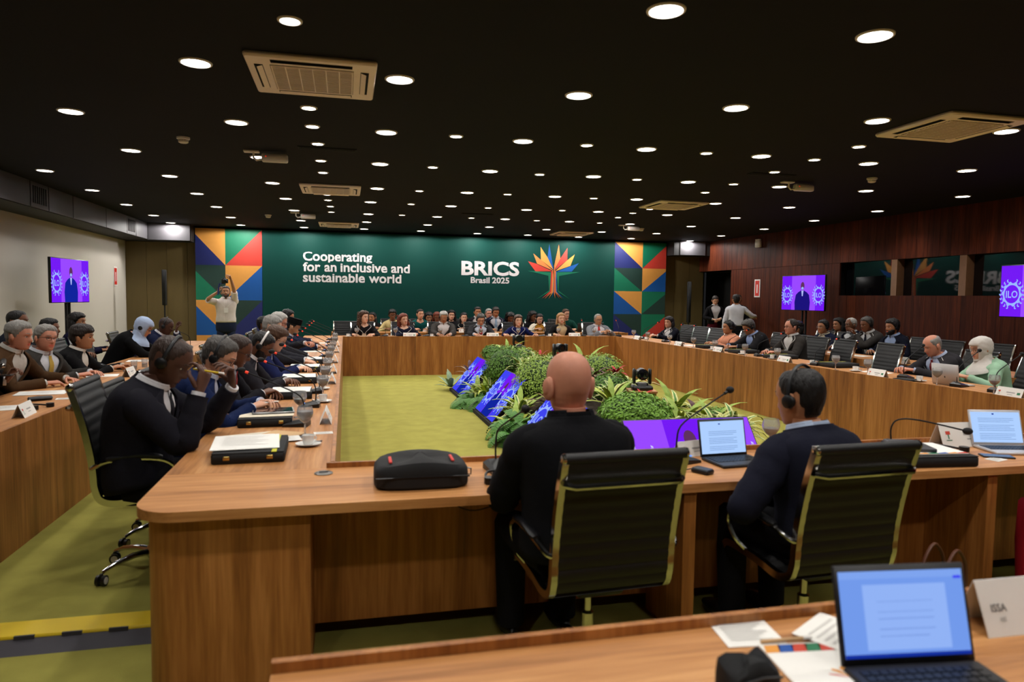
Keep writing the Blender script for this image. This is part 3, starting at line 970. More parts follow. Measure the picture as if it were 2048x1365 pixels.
def hairline(th, st):
    a = abs(th) * 180 / PI
    zf = st.get('zf', .072)
    rec = st.get('rec', 0.0)
    nape = st.get('nape', -.075)
    pts = [(0, zf), (22, zf + rec * .4), (38, zf + rec), (58, .045 + rec * .4), (72, .012), (80, -.012), (90, -.008), (97, .028), (110, .022), (120, -.03), (140, nape), (180, nape)]
    for i in range(len(pts) - 1):
        if a <= pts[i + 1][0]:
            t = (a - pts[i][0]) / (pts[i + 1][0] - pts[i][0])
            return pts[i][1] + (pts[i + 1][1] - pts[i][1]) * t
    return nape

HAIRST = {
    'short': dict(th=.013), 'crop': dict(th=.007, zf=.076), 'buzz': dict(th=.0018, zf=.080), 'recede': dict(th=.009, zf=.088, rec=.016), 'balding': dict(th=.006, zf=.104, rec=.03, bald=.07),
    'full': dict(th=.020, zf=.062), 'long': dict(th=.014, zf=.066, long=.27), 'bob': dict(th=.020, zf=.060, long=.13), 'curly': dict(th=.026, zf=.066, long=.24, curl=1),
    'wavy': dict(th=.022, zf=.068, long=.18, curl=.5), 'bun': dict(th=.010, zf=.070, bun=1), 'pixie': dict(th=.022, zf=.045, nape=-.085), 'none': None, 'thin': dict(th=.007, zf=.090, rec=.012, bald=.098, nape=-.085), 'tuft': dict(th=.022, zf=.070)}

def rnd_hash(i, j, seed):
    return math.sin(i * 12.9898 + j * 78.233 + seed * 37.7) * 43758.5453 % 1.0

def make_hair(style, M, seed):
    st = HAIRST[style]
    mb = MB()
    mb.M = M
    rings = []
    zs = [-.09 + .209 * (i / 22) for i in range(23)]
    zs = [z for z in zs]
    zs[-1] = .119
    for iz, z in enumerate(zs):
        r = []
        for it, th in enumerate(HT):
            zl = hairline(th, st)
            d = (z - zl) / .012
            if st.get('bald') and z > st['bald'] and True:
                d = min(d, (st['bald'] + .02 - z) / .012 + (0 if abs(th) < 2.0 else .6))
            k = sstep(-.6, 1.2, d)
            th_ = st['th'] * (1 + .35 * sstep(.05, .11, z) * (style in ('full', 'tuft', 'short', 'pixie')))
            n = 0
            if st.get('curl'):
                n = (rnd_hash(iz, it, seed) - .5) * .018 * st['curl']
            elif st['th'] > .008:
                n = (rnd_hash(iz // 2, it, seed) - .5) * .006 + (rnd_hash(iz, it, seed + 3) - .5) * .005
            off = -.006 + (th_ + n + .006) * k
            r.append(head_pt(z, th, off, 0))
        rings.append(r)
    mb.loft(rings, True, False, True)
    if st.get('long'):
        L_ = st['long']
        nr, ns = 9, 26
        rings = []
        for i in range(nr):
            u = i / (nr - 1)
            z = .075 - (L_ + .075) * u
            w = .082 + .026 * sstep(0, .6, u) - .02 * sstep(.75, 1, u) + (.02 if st.get('curl') else 0)
            dp = .062 - .012 * u
            yc = -.062 + .012 * u
            r = []
            for k in range(ns):
                a = 2 * PI * k / ns
                n = (rnd_hash(i, k, seed) - .5) * (.024 * st.get('curl', 0) + .006)
                x, y = (w + n) * math.sin(a), yc + (dp + n) * math.cos(a)
                # scoop the front so that the neck stays free
                if math.cos(a) > 0:
                    y -= .028 * math.cos(a) * (1 - min(1, abs(x) / w)) * 1.0
                    y += .045 * sstep(.5, .95, abs(x) / w)
                r.append((x, y, z))
            rings.append(r)
        mb.loft(rings, True, True, True)
        if st.get('curl'):
            for k in range(int(190 * st['curl'])):
                a = rnd_hash(k, 3, seed) * 2 * PI
                u = rnd_hash(k, 5, seed)
                z = .10 - (L_ + .08) * u
                w = .10 + .02 * math.sin(u * 3)
                x, y = w * math.sin(a), -.05 + .075 * math.cos(a)
                if y > .01 and abs(x) < .075:
                    continue
                mb.ball((x, y, z), (.014, .014, .017), 6, 4)
    if st.get('bun'):
        mb.ball((0, -.125, .02), (.04, .035, .04), 10, 8)
    return mb

def limb(a, b, l1, l2, hint):
    """two-bone reach from a to b; returns (elbow, end)"""
    d = b - a
    L_ = min(d.length, (l1 + l2) * .995)
    e = a + d.normalized() * L_
    x = (l1 * l1 - l2 * l2 + L_ * L_) / (2 * L_)
    h = math.sqrt(max(1e-6, l1 * l1 - x * x))
    n = hint - d.normalized() * hint.dot(d.normalized())
    if n.length < 1e-5:
        n = Vector((0, 0, -1))
    n.normalize()
    return a + d.normalized() * x + n * h, e

def hand_mesh(mb, wrist, dirv, nrm, side, curl=.5, s=1.0, spread=.06):
    """palm with four fingers and a thumb; nrm points out of the back of the hand; side: +1 right hand"""
    d = dirv.normalized()
    n = (nrm - d * nrm.dot(d)).normalized()
    r = d.cross(n) * side            # towards the little finger for the right hand
    def P(u, v, w):
        return wrist + d * (u * s) + r * (v * s) + n * (w * s)
    rings = []
    for u, hw, ht in [(-.015, .024, .018), (.0, .025, .018), (.03, .034, .016), (.06, .041, .0145), (.085, .042, .0125), (.095, .038, .009)]:
        rings.append([tuple(P(u, hw * math.cos(a), ht * math.sin(a))) for a in [2 * PI * k / 10 for k in range(10)]])
    mb.loft(rings, True, True, True)
    for i, (v, L_) in enumerate([(-.031, .070), (-.010, .078), (.011, .073), (.031, .058)]):
        c = curl * (1 + .12 * i)
        pts, ang = [P(.078, v, 0)], 0.15 * c
        q = Vector((.090, v + .0, 0))
        pts.append(P(q.x, q.y, q.z))
        for seg in (.46, .31, .25):
            ang += c * .85
            q = q + Vector((math.cos(ang) * seg * L_, spread * (i - 1.5) * .25 * seg, -math.sin(ang) * seg * L_))
            pts.append(P(q.x, q.y, q.z))
        mb.tube(pts, [.0095 * s, .0095 * s, .0088 * s, .008 * s, .006 * s], 6)
    q = [(.012, -.022, -.006), (.035, -.044, -.016), (.058, -.056, -.028 - .01 * curl), (.078, -.056 + .012 * curl, -.04 - .014 * curl)]
    mb.tube([P(*p) for p in q], [.013 * s, .0115 * s, .010 * s, .007 * s], 7)

TORSO = [(0.0, .165, .120), (.12, .168, .122), (.3, .155, .112), (.5, .162, .116), (.68, .178, .120), (.80, .186, .114), (.865, .184, .102), (.91, .166, .088), (.95, .122, .074), (.98, .084, .065), (1.0, .064, .060)]

def person(label, head, face, lean=.12, slump=.12, yaw=0.0, pitch=0.0, roll=0.0, twist=0.0, s=1.0, skin='light', hair='short', hcol='dark',
           wear='suit', col=(28, 28, 34), shirt=(214, 214, 216), tie=None, trousers=(26, 26, 30), lh=None, rh=None, curl=.5, female=False,
           glasses=False, phones=False, lanyard=False, headwear=None, hwcol=(190, 200, 215), beard=None, standing=False, group='people at the meeting',
           sleeve=1.0, badge=False, brow=None, lean_side=0.0, fat=1.0, open_v=.5, hand_aim=None, seat_z=.47, ear=1.0, headz=True, elbow=None, lhn=None, rhn=None):
    """head = world position of the head centre; face = direction the body faces (degrees, 0 = +y, counter-clockwise)"""
    rz = math.radians(face)
    hs = s
    hip = Vector((0, 0, (.54 if not standing else .98) * 1.0))
    L_ = .50 * s
    up_head = .125 * s
    # spine
    def spine(L_):
        pts, p, n = [], hip.copy(), 20
        pts.append((p.copy(), lean))
        for i in range(n):
            a = lean + slump * ((i + .5) / n) * 1.4
            dv = Vector((math.sin(lean_side * (i / n)), math.sin(a), math.cos(a))).normalized()
            p = p + dv * (L_ / n)
            pts.append((p.copy(), a))
        return pts
    # scale the trunk so that the head comes out at its height
    if headz:
        for _ in range(4):
            sp = spine(L_)
            a_ = sp[-1][1]
            nk = Vector((math.sin(lean_side) * .1, math.sin(a_ * .75 + pitch * .35) * up_head + .015, math.cos(a_ * .75 + pitch * .35) * up_head))
            z = sp[-1][0].z + nk.z
            L_ = max(.38 if not standing else .4, min(.62, L_ + (head[2] - z) / max(.4, math.cos(a_))))
    sp = spine(L_)
    a_ = sp[-1][1]
    nk = Vector((math.sin(lean_side) * .1, math.sin(a_ * .75 + pitch * .35) * up_head + .015, math.cos(a_ * .75 + pitch * .35) * up_head))
    hc = sp[-1][0] + nk
    R = Matrix.Rotation(rz, 3, 'Z')
    hw_ = R @ hc
    loc = Vector((head[0] - hw_.x, head[1] - hw_.y, 0))
    dz = max(-.14, min(.10, head[2] - hc.z)) if headz else 0
    if standing:
        dz = 0
    kx = (.93 if female else 1.0) * s * fat
    kd = (.95 if female else 1.0) * s * fat
    sh_x = (.148 if female else .166) * s * (.6 + .4 * fat)

    def frame(t):
        i = max(0, min(19.999, t * 20))
        k = int(i)
        p = sp[k][0].lerp(sp[k + 1][0], i - k)
        a = sp[k][1] + (sp[min(k + 1, 20)][1] - sp[k][1]) * (i - k)
        tw = twist * t
        rx = Vector((math.cos(tw), math.sin(tw) * math.cos(a), -math.sin(tw) * math.sin(a)))
        fw = Vector((-math.sin(tw), math.cos(tw) * math.cos(a), -math.cos(tw) * math.sin(a)))
        return p, rx, fw, a
    def surf(t, th, off=0.0):
        w, d = lerp_tab(TORSO, t)
        if female and .5 < t < .85:
            d += .018 * math.sin((t - .5) / .35 * PI) * max(0, math.cos(th))
        p, rx, fw, a = frame(min(t, 1.0))
        c, sn = math.cos(th), math.sin(th)
        e = 2.5
        k = (abs(c) ** e + abs(sn) ** e) ** (-1 / e)
        q = p + rx * ((w * kx + off) * sn * k) + fw * ((d * kd + off) * c * k)
        if t > 1.0:
            q += nk.normalized() * ((t - 1.0) * L_)
        q.z += dz
        return q
    body = MB()
    # trunk and neck
    TS = [0, .12, .25, .4, .55, .68, .78, .85, .90, .94, .97, .985, 1.0]
    ths = [2 * PI * k / 24 for k in range(24)]
    rings = [[surf(t, th) for th in ths] for t in TS]
    Hm = Matrix.Translation(hc + Vector((0, 0, dz))) @ Matrix.Rotation(yaw + twist, 4, 'Z') @ Matrix.Rotation(-pitch, 4, 'X') @ Matrix.Rotation(roll, 4, 'Y') @ Matrix.Scale(hs, 4)
    base = sp[-1][0] + Vector((0, 0, dz))
    top = Hm @ Vector((0, -.022, -.085))
    for u in (.3, .6, .85, 1.0):
        c = base.lerp(top, u)
        r = (.060 - .004 * math.sin(u * PI)) * (0.88 if female else 1.0) * s
        rings.append([tuple(c + Vector((r * math.sin(th), r * math.cos(th) * 1.02, 0)) + Vector((0, .008 * u, 0))) for th in ths])
    body.loft(rings, True, True, True)
    # head
    body.M = Hm
    wide = .97 if female else 1.0
    hr = [[head_pt(z, th, 0, 1.0, wide) for th in HT] for z in HZ]
    n0 = len(body.f)
    body.loft(hr, True, True, True)
    nT = len(HT)
    for i, z in enumerate(HZ[:-1]):
        if -.078 < (z + HZ[i + 1]) / 2 < -.057:
            for j in range(nT):
                k = (j + 1) % nT
                x = (hr[i][j].x + hr[i][k].x) / 2
                if abs(x) < .024 - abs((z + HZ[i + 1]) / 2 + .067) * .8 and hr[i][j].y > .05:
                    body.m[n0 + i * nT + j] = 1
    for sx in (-1, 1):
        Em = Matrix.Rotation(sx * -.35, 3, 'Z') @ Matrix.Rotation(.12, 3, 'X')
        body.ball((sx * (.080 + .006 * (ear - 1) / .3), -.014, -.016 if ear > 1 else -.012), (.011 * ear, .021 * ear, .035 * ear), 10, 8, Em)
        body.ball((sx * (.089 + .008 * (ear - 1) / .3), -.016, -.008), (.006 * ear, .015 * ear, .024 * ear), 8, 6, Em)
    body.M = None
    # arms
    sh = {}
    hands = {}
    jl = []
    for sx, tgt, nm in ((-1, lh, 'l'), (1, rh, 'r')):
        p, rx, fw, a = frame(.86)
        S = p + rx * (sx * sh_x) + Vector((0, 0, dz)) - Vector((0, 0, .02))
        if tgt is None:
            T = Vector((sx * .17, .40, .80)) if not standing else Vector((sx * .26, .08, .82))
        else:
            T = Vector(tgt) if len(tgt) == 3 else R.inverted() @ (Vector(tgt[1:]) - loc)
        hint = Vector((sx * 1.1, -.15, -1.0))
        if elbow and elbow.get(nm):
            hint = Vector(elbow[nm])
        E_, W_ = limb(S, T, .29 * s, .26 * s, hint)
        sh[sx] = (S, E_, W_)
        path = [S - rx * (sx * .06), S, S.lerp(E_, .5), E_.lerp(S, .12), E_.lerp(W_, .12), E_.lerp(W_, .55), W_]
        body.tube(path, [.05 * s, .048 * s, .044 * s, .038 * s, .037 * s, .033 * s, .024 * s], 10)
        dv = (W_ - E_).normalized()
        aim = (hand_aim or {}).get(nm)
        hd = Vector(aim).normalized() if aim else (dv + Vector((-sx * .35, .35, -.1))).normalized()
        nn = (lhn if nm == 'l' else rhn) or (sx * .25, 0, 1)
        nn = Vector(nn)
        if abs(nn.normalized().dot(hd)) > .95:
            nn = Vector((0, -1, .2))
        hand_mesh(body, W_ + hd * .01, hd, nn, sx, curl if not isinstance(curl, dict) else curl[nm], s)
        hands[nm] = (W_, hd)
    # legs
    legs = {}
    for sx in (-1, 1):
        if standing:
            H, K, A = hip + Vector((sx * .09, 0, -.06)), Vector((sx * .10, .03, .50)), Vector((sx * .11, 0, .09))
        else:
            H, K, A = Vector((sx * .09, .02, seat_z + .07)), Vector((sx * .13, .42, seat_z + .06)), Vector((sx * .13, .40, .09))
        legs[sx] = (H, K, A)
        body.tube([H, H.lerp(K, .5), K, K.lerp(A, .4), A], [.075 * s, .068 * s, .05 * s, .048 * s, .035 * s], 8)
        f = A + Vector((0, .06, -.04))
        body.ball(tuple(f), (.04, .11, .035), 8, 6)
    root = body.build('person', ['skin_' + skin, 'lips_' + skin], None, loc, True, 80)
    root.rotation_euler = (0, 0, rz)
    tag(root, label, 'person', group)

    # trousers and shoes
    m = MB()
    for sx in (-1, 1):
        H, K, A = legs[sx]
        m.tube([H + Vector((-sx * .02, -.05, 0)), H.lerp(K, .5), K, K.lerp(A, .35), A + Vector((0, 0, -.02))], [.105 * s, .092 * s, .070 * s, .064 * s, .056 * s], 10)
    m.loft([[surf(t, th, .012) for th in ths] for t in (0, .1, .18)], True, True, False)
    if standing:
        m.loft([[tuple(hip + Vector((w * kx * math.sin(th), d * kd * math.cos(th), z))) for th in ths] for z, w, d in ((.06, .172, .128), (-.02, .184, .136), (-.10, .188, .138), (-.17, .178, .125), (-.22, .14, .10))], True, True, True)
    m.build('trousers', cloth(trousers), root, None, True, 80)
    for sx in (-1, 1):
        A = legs[sx][2]
        q = MB()
        q.ball(tuple(A + Vector((0, .07, -.045))), (.047, .135, .042), 10, 8)
        q.build('shoe', 'shoe_black', root)

    # upper clothing
    jk = cloth(col)
    suit = wear in ('suit', 'vest', 'open')
    TJ = [-.04, .06, .15, .25, .35, .45, .55, .63, .70, .76, .81, .85, .88, .91, .94, .965, .985, 1.0, 1.012]
    def vhalf(t):
        if not suit:
            nd = {'blouse': .90, 'round': .96, 'scoop': .84, 'shirt': .93}.get(wear, .95)
            return -.04 if t < nd else -.04 + 1.10 * sstep(nd, 1.01, t)
        tv = 1 - open_v
        if wear == 'open':
            return .22 + .45 * sstep(.2, .95, t)
        return -.05 + .85 * max(0, (t - tv) / (1.03 - tv)) ** .8 if t > tv else -.05
    off = .024 if suit else .015
    nth = 34
    rings = []
    for t in TJ:
        v0 = vhalf(t)
        o = off + (.005 if t > .97 else 0)
        rings.append([surf(t, v0 + (2 * PI - 2 * v0) * k / (nth - 1), o) for k in range(nth)])
    m = MB()
    m.loft(rings, False, False, False)
    sl_end = sleeve
    for sx, nm in ((-1, 'l'), (1, 'r')):
        if sleeve <= 0:
            break
        S, E_, W_ = sh[sx]
        p, rx, fw, a = frame(.86)
        full = [S - rx * (sx * .085) + Vector((0, 0, .0)), S - rx * (sx * .03) + Vector((0, 0, .004)), S + (E_ - S) * .08 + rx * (sx * .004), S.lerp(E_, .3), S.lerp(E_, .6), E_.lerp(S, .12), E_.lerp(W_, .10), E_.lerp(W_, .4), E_.lerp(W_, .7), E_.lerp(W_, .93)]
        rad = [.050, .064, .069, .066, .061, .057, .054, .048, .043, .040]
        if suit:
            rad = [x + .004 for x in rad]
        if sleeve < 1:
            k = 6 if sleeve < .6 else 8
            full, rad = full[:k], rad[:k]
        if female:
            rad = [x * .88 for x in rad]
        rad = [x * s * (.5 + .5 * fat) for x in rad]
        # folds along the sleeve
        pts, rr = [], []
        fp = smooth_path(full, 3)
        for i, q in enumerate(fp):
            u = i / 3
            k = min(int(u), len(rad) - 2)
            r = rad[k] + (rad[k + 1] - rad[k]) * (u - k)
            if i > 6:
                r *= 1 + .045 * math.sin(i * 2.1 + sx)
            pts.append(q)
            rr.append(r)
        m.tube(pts, rr, 14)
    jn = {'suit': 'jacket', 'vest': 'waistcoat', 'open': 'jacket'}.get(wear, 'top')
    jo = m.build(jn, jk, root, None, True, 75)
    sol = jo.modifiers.new('thickness', 'SOLIDIFY')
    sol.thickness = .004
    sol.offset = 0
    if suit:
        # shirt front, collar, lapels, tie
        sh_n = cloth(shirt)
        m = MB()
        TSH = [.0, .15, .3, .45, .6, .72, .82, .89, .94, .97, .99, 1.0, 1.045]
        m.loft([[surf(t, .10 * sstep(.93, 1.0, t) + (2 * PI - .2 * sstep(.93, 1.0, t)) * k / 29, .010 + (.006 if t >= 1 else 0)) for k in range(30)] for t in TSH], False)
        if wear == 'vest':
            for sx in (-1, 1):
                S, E_, W_ = sh[sx]
                p, rx, fw, a = frame(.86)
                full = [S - rx * (sx * .08), S, S.lerp(E_, .5), E_.lerp(S, .1), E_.lerp(W_, .12), E_.lerp(W_, .5), E_.lerp(W_, .95)]
                m.tube(smooth_path(full, 3), [x * s for x in [.074] * 4 + [.068] * 3 + [.062] * 4 + [.055] * 4 + [.044] * 4], 12)
        so = m.build('shirt', sh_n, root, None, True, 75)
        for sx in (-1, 1):
            # shirt collar leaf
            cl = MB()
            a0, a1 = (.10, .75)
            rows_ = []
            for t, o in ((1.06, .012), (1.03, .018), (1.0, .021)):
                rows_.append([surf(t, sx * (a0 + (.0 if t > .99 else .10) + (2.6 - a0) * k / 8), o) for k in range(9)])
            cl.loft(rows_, False)
            cl.build('collar', sh_n, so, None, True, 75)
            if wear in ('suit', 'open'):
                lp = MB()
                rows_ = []
                for i in range(12):
                    u = i / 11
                    t = (1 - open_v) + (1.0 - (1 - open_v)) * u if wear == 'suit' else .35 + .65 * u
                    v0 = vhalf(t)
                    wdt = (.10 + .30 * math.sin(min(1, u * 1.15) * PI * .62)) * (1 if u < .82 else (1 - u) / .18 * .6 + .4)
                    rows_.append([surf(t, sx * (v0 + wdt * k / 3), off + .006 + .006 * math.sin(k / 3 * PI)) for k in range(4)])
                lp.loft(rows_, False)
                lo = lp.build('lapel', jk, jo, None, True, 75)
                sm = lo.modifiers.new('thickness', 'SOLIDIFY')
                sm.thickness = .003
            if sleeve >= 1 and wear != 'vest':
                S, E_, W_ = sh[sx]
                cf = MB()
                cf.tube([E_.lerp(W_, .88), E_.lerp(W_, 1.01)], [.033 * s, .033 * s], 12)
                cf.build('shirt_cuff', sh_n, so)
        if tie:
            tm = MB()
            rows_ = []
            for i in range(10):
                u = i / 9
                t = .985 - u * .55
                hw2 = .10 + .10 * u if u > .08 else .16
                rows_.append([surf(t, hw2 * (k - 1), .016 + (.006 if k == 1 else 0) + (.01 if u < .1 else 0)) for k in range(3)])
            tm.loft(rows_, False)
            to = tm.build('tie', cloth(tie, .6), root, None, True, 75)
    elif wear == 'shirt':
        for sx in (-1, 1):
            cl = MB()
            rows_ = []
            for t, o in ((1.05, .018), (1.01, .028), (.97, .026)):
                rows_.append([surf(t, sx * (.16 + (2.5) * k / 8), o) for k in range(9)])
            cl.loft(rows_, False)
            cl.build('collar', jk, jo, None, True, 75)
    if lanyard or badge:
        ly = MB()
        for sx in (-1, 1):
            rows_ = []
            for i in range(12):
                u = i / 11
                t = 1.0 - .48 * u
                th = sx * (1.15 * (1 - u) ** 1.7 + .03)
                rows_.append([surf(t, th + dx, off + .012) for dx in (-.02, .02)])
            ly.loft(rows_, False)
        lo = ly.build('lanyard', 'lanyard_white', root, None, True, 75)
        q = surf(.49, 0, off + .016)
        p_, rx_, fw_, a__ = frame(.49)
        up_ = (surf(.56, 0, off + .016) - q).normalized()
        bm_ = MB()
        bm_.prism([(-.04, -.05), (.04, -.05), (.04, .05), (-.04, .05)], lambda x, z: tuple(q + rx_ * x + up_ * z), lambda x, z: tuple(q + rx_ * x + up_ * z + fw_ * .004))
        bm_.build('badge', 'paper', lo, None, False, fix=True)
    # hair and head gear
    seed = (head[0] * 7.1 + head[1] * 3.3) % 10
    if HAIRST.get(hair):
        make_hair(hair, Hm, seed).build('hair', 'hair_' + hcol, root, None, True, 180 if not HAIRST[hair].get('curl') else 60)
    bc = brow or (hcol if hair != 'none' else 'dark')
    for sx in (-1, 1):
        # the visible front of each eye: white, iris and upper lid line
        e = MB()
        e.M = Hm @ Matrix.Translation((sx * .0315, head_pt(.001, math.asin(.0315 / .0755)).y - .0065, .0))
        e.ball((0, 0, 0), (.0135, .0105, .0085), 12, 8)
        e.mi = 1
        e.ball((-sx * .001, .0045, -.0005), (.0058, .0072, .0062), 10, 8)
        e.build('eye', ['eye_white', 'eye_iris'], root)
        b = MB()
        b.M = Hm
        pts = []
        for u in (0, .33, .66, 1):
            x = .014 + .036 * u
            th = math.asin(min(.99, x / .078))
            q = head_pt(.0255 + .0045 * math.sin(u * 2.6), sx * th)
            pts.append(q + Vector((0, .0005, 0)))
        b.tube(pts, [.0022, .003, .0028, .0014], 6)
        b.build('eyebrow', 'hair_' + bc, root)
    if beard:
        bm_ = MB()
        bm_.M = Hm
        rings = []
        for z in [-.121 + .011 * i for i in range(9)]:
            r = []
            for th in HT:
                a = abs(th) * 180 / PI
                k = (1 - sstep(70, 95, a)) * (1 - sstep(-.062, -.045, z) * (1 if a < 50 else .2)) * (1 - sstep(-.04, -.03, z))
                mouth = math.exp(-((z + .067) / .009) ** 2) * (a < 20)
                r.append(head_pt(max(z, -.118), th, -.004 + (.0095 + .004) * max(0, k - mouth), 1.0))
            rings.append(r)
        bm_.loft(rings, True, True, False)
        bm_.build('beard', 'hair_' + beard, root, None, True, 180)
    if glasses:
        g = MB()
        g.M = Hm
        for sx in (-1, 1):
            c = Vector((sx * .033, .097, -.002))
            pts = []
            for k in range(13):
                a = 2 * PI * k / 12
                pts.append(c + Vector((.0235 * math.copysign(abs(math.cos(a)) ** .7, math.cos(a)), -abs(sx * .0235 * math.cos(a) + sx * .033) * .12, .0165 * math.copysign(abs(math.sin(a)) ** .7, math.sin(a)))))
            g.tube(pts, .0017, 5, False)
            g.tube([(sx * .056, .09, .004), (sx * .076, .07, .004), (sx * .082, .0, .0), (sx * .082, -.02, -.012)], .0018, 5)
        g.tube([(-.011, .097, .003), (0, .099, .005), (.011, .097, .003)], .0017, 5)
        g.build('glasses', 'black_plastic' if glasses is True else glasses, root)
    if phones:
        band = MB()
        band.M = Hm
        pts = []
        tk = HAIRST[hair]['th'] if HAIRST.get(hair) else 0.002
        for k in range(17):
            a = PI * k / 16
            pts.append((math.cos(a) * (.088 + tk * .6), -.012 - .012 * math.sin(a), -.004 + math.sin(a) * (.131 + tk)))
        band.tube(pts, .006, 8, True, 1.6, up=(0, 1, 0))
        bo = band.build('headphones', 'black_plastic' if phones is True else phones, root)
        for sx in (-1, 1):
            c = MB()
            c.M = Hm
            x = sx * .083
            c.tube([(x - sx * .006, -.012, -.012), (x + sx * .004, -.012, -.012)], .026, 14)
            c.tube([(x + sx * .004, -.012, -.012), (x + sx * .014, -.012, -.012), (x + sx * .018, -.012, -.012)], [.029, .027, .02], 14)
            c.build('ear_cup', 'black_plastic', bo)
    if headwear == 'hijab':
        hj = MB()
        hj.M = Hm
        rings = []
        for z in [-.118 + .237 * (i / 30) for i in range(31)]:
            r = []
            for th in HT:
                a = abs(th) * 180 / PI
                op = (1 - sstep(38, 50, a)) * (1 - sstep(.040, .056, z)) * sstep(-.108, -.092, z)
                wv = .003 * math.sin(a * .15 + z * 110) * (a > 60)
                r.append(head_pt(z, th, .021 + wv - .031 * op, 0))
            rings.append(r)
        hj.loft(rings, True, False, True)
        hj.M = None
        rr = []
        topc = Hm @ Vector((0, -.012, -.045))
        low = sp[-2][0] + Vector((0, .015, dz - .075))
        for i in range(12):
            u = i / 11
            rad_ = .084 + .012 * u + .085 * sstep(.35, 1, u)
            c = topc.lerp(low, u)
            ring = []
            for th in ths:
                w = 1 + .035 * math.sin(th * 6 + u * 7) * u
                front = max(0, math.cos(th))
                ring.append(tuple(c + Vector((rad_ * w * math.sin(th) * (1.0 + .12 * u), (rad_ * w * .92) * math.cos(th) - .05 * front * (1 - sstep(.0, .35, u)), -.07 * u * front + .02 * (1 - u) * (1 - front)))))
            rr.append(ring)
        hj.loft(rr, True, False, True)
        hj.build('headscarf', cloth(hwcol), root, None, True, 75)
    if headwear == 'cap':
        hm = MB()
        hm.M = Hm
        rings = []
        for z, o in ((.045, .008), (.06, .009), (.12, .008), (.135, .004)):
            rings.append([head_pt(min(z, .045), th, o + .002, 0) + Vector((0, 0, max(0, z - .045))) for th in HT])
        hm.loft(rings, True, False, True)
        hm.build('cap', cloth((12, 11, 12)), root, None, True, 50)
    return dict(root=root, surf=surf, Hm=Hm, sh=sh, loc=loc, R=R, hands=hands, dz=dz)
# ================================================================ who sits where
PEOPLE = {}
def P(key, label, head, face, chair=None, **kw):
    PEOPLE[key] = person(label, head, face, **kw)
    PEOPLE[key]['label'] = label
    if chair is not None:
        l = PEOPLE[key]['loc']
        a = math.radians(face)
        back = chair
        office_chair(l.x + math.sin(a) * back, l.y - math.cos(a) * back, a + random.uniform(-.12, .12), 'black ribbed chair under ' + OWN[key])
    return PEOPLE[key]

OWN = {
    'M1': 'the man in dark suit holding a pen, nearest left', 'M2': 'the man in bright navy suit with headphones', 'M3': 'the bald man with red lanyard beside the navy suit',
    'M4': 'the bearded man with pale headband', 'M5': 'the brown-haired man in blue jacket', 'M6': 'the grey-haired man behind the blue jacket',
    'M7': 'the white-haired man at the left table', 'M10': 'the dark-haired head beyond the white-haired man', 'M8': 'the man in the black cap', 'M9': 'the farthest listener of the left table',
    'L1': 'the man with a phone at the left edge', 'L2': 'the older man in brown jacket', 'L3': 'the man with striped yellow tie', 'L7': 'the short-haired woman at the left wall table',
    'L8': 'the woman in pale blue headscarf', 'L9': 'the man resting his face in his hand', 'Lb1': 'the head behind the brown jacket', 'Lb2': 'the head behind the striped tie', 'Lb3': 'the woman before the left screen stand',
    'F1': 'the curly-haired woman at the far table', 'F2': 'the red-haired woman at the far table', 'F3': 'the white-haired man at the far table', 'F4': 'the man in red tie and headphones',
    'F5': 'the woman in blue top', 'F6': 'the blonde woman at the far table', 'F7': 'the man in light grey suit',
    'B1': 'the woman behind the curly hair', 'B2': 'the woman in patterned yellow top', 'B3': 'the woman in sleeveless teal', 'B4': 'the dark wavy hair next to teal', 'B5': 'the woman in white jacket',
    'B6': 'the woman behind the white-haired man', 'B7': 'the woman with badge below the slogan', 'B8': 'the tall dark-haired man of the back row', 'B9': 'the man in navy suit and pale tie', 'B0': 'the half hidden man beside the navy suit',
    'B10': 'the curly dark hair behind the blue top', 'B11': 'the dark hair behind the laptop woman', 'B12': 'the woman in cream cardigan', 'B13': 'the person in green behind the blonde woman',
    'R0': 'the woman in black at the far right corner', 'R1': 'the woman in peach sari', 'R2': 'the man in dark waistcoat', 'R3': 'the balding man in profile', 'R4': 'the man in navy jacket and glasses at the wood wall',
    'R5': 'the dark-haired woman near the wood wall', 'R6': 'the white-haired man at the wood wall', 'R7': 'the man with hand at his mouth', 'R8': 'the young man in navy with headphones', 'R3b': 'the woman behind the balding man',
    'R9': 'the bald man writing', 'R10': 'the woman in white headscarf', 'N1': 'the bald man seen from behind', 'N2': 'the man with headset seen from behind', 'N3': 'the person in red at the right edge', 'D1': 'the person at the foreground table',
}
T_ = TZ + .045
# ---- left inner row, facing the plants
P('M1', 'man in dark suit with headphones bowing over a pen, nearest at left table', (-.94, 4.15, 1.205), -90, None, lean=-.22, slump=.50, pitch=.55, yaw=-.05, skin='deep', hair='buzz', hcol='shaved',
  col=(34, 32, 42), shirt=(214, 212, 214), tie=(30, 30, 40), phones=True, rh=('w', -.76, 3.97, 1.05), lh=('w', -.64, 4.3, 1.04), curl=.75, elbow={'r': (.25, .5, -1), 'l': (-.3, .5, -1)},
  hand_aim={'r': (-.25, .25, .9), 'l': (.2, -.1, .9)}, rhn=(.5, .8, 0), lhn=(-.5, .8, 0), s=1.12, fat=1.08)
P('M2', 'man with greying hair and headphones in bright navy suit, left table', (-.80, 4.85, 1.165), -88, .05, lean=.12, slump=.30, pitch=.45, yaw=-.1, skin='light', hair='short', hcol='pepper',
  col=(24, 42, 92), shirt=(196, 204, 222), phones=True, glasses=True, lh=('w', -.56, 5.0, .84), rh=('w', -.60, 4.82, .83), curl=.6, s=1.03)
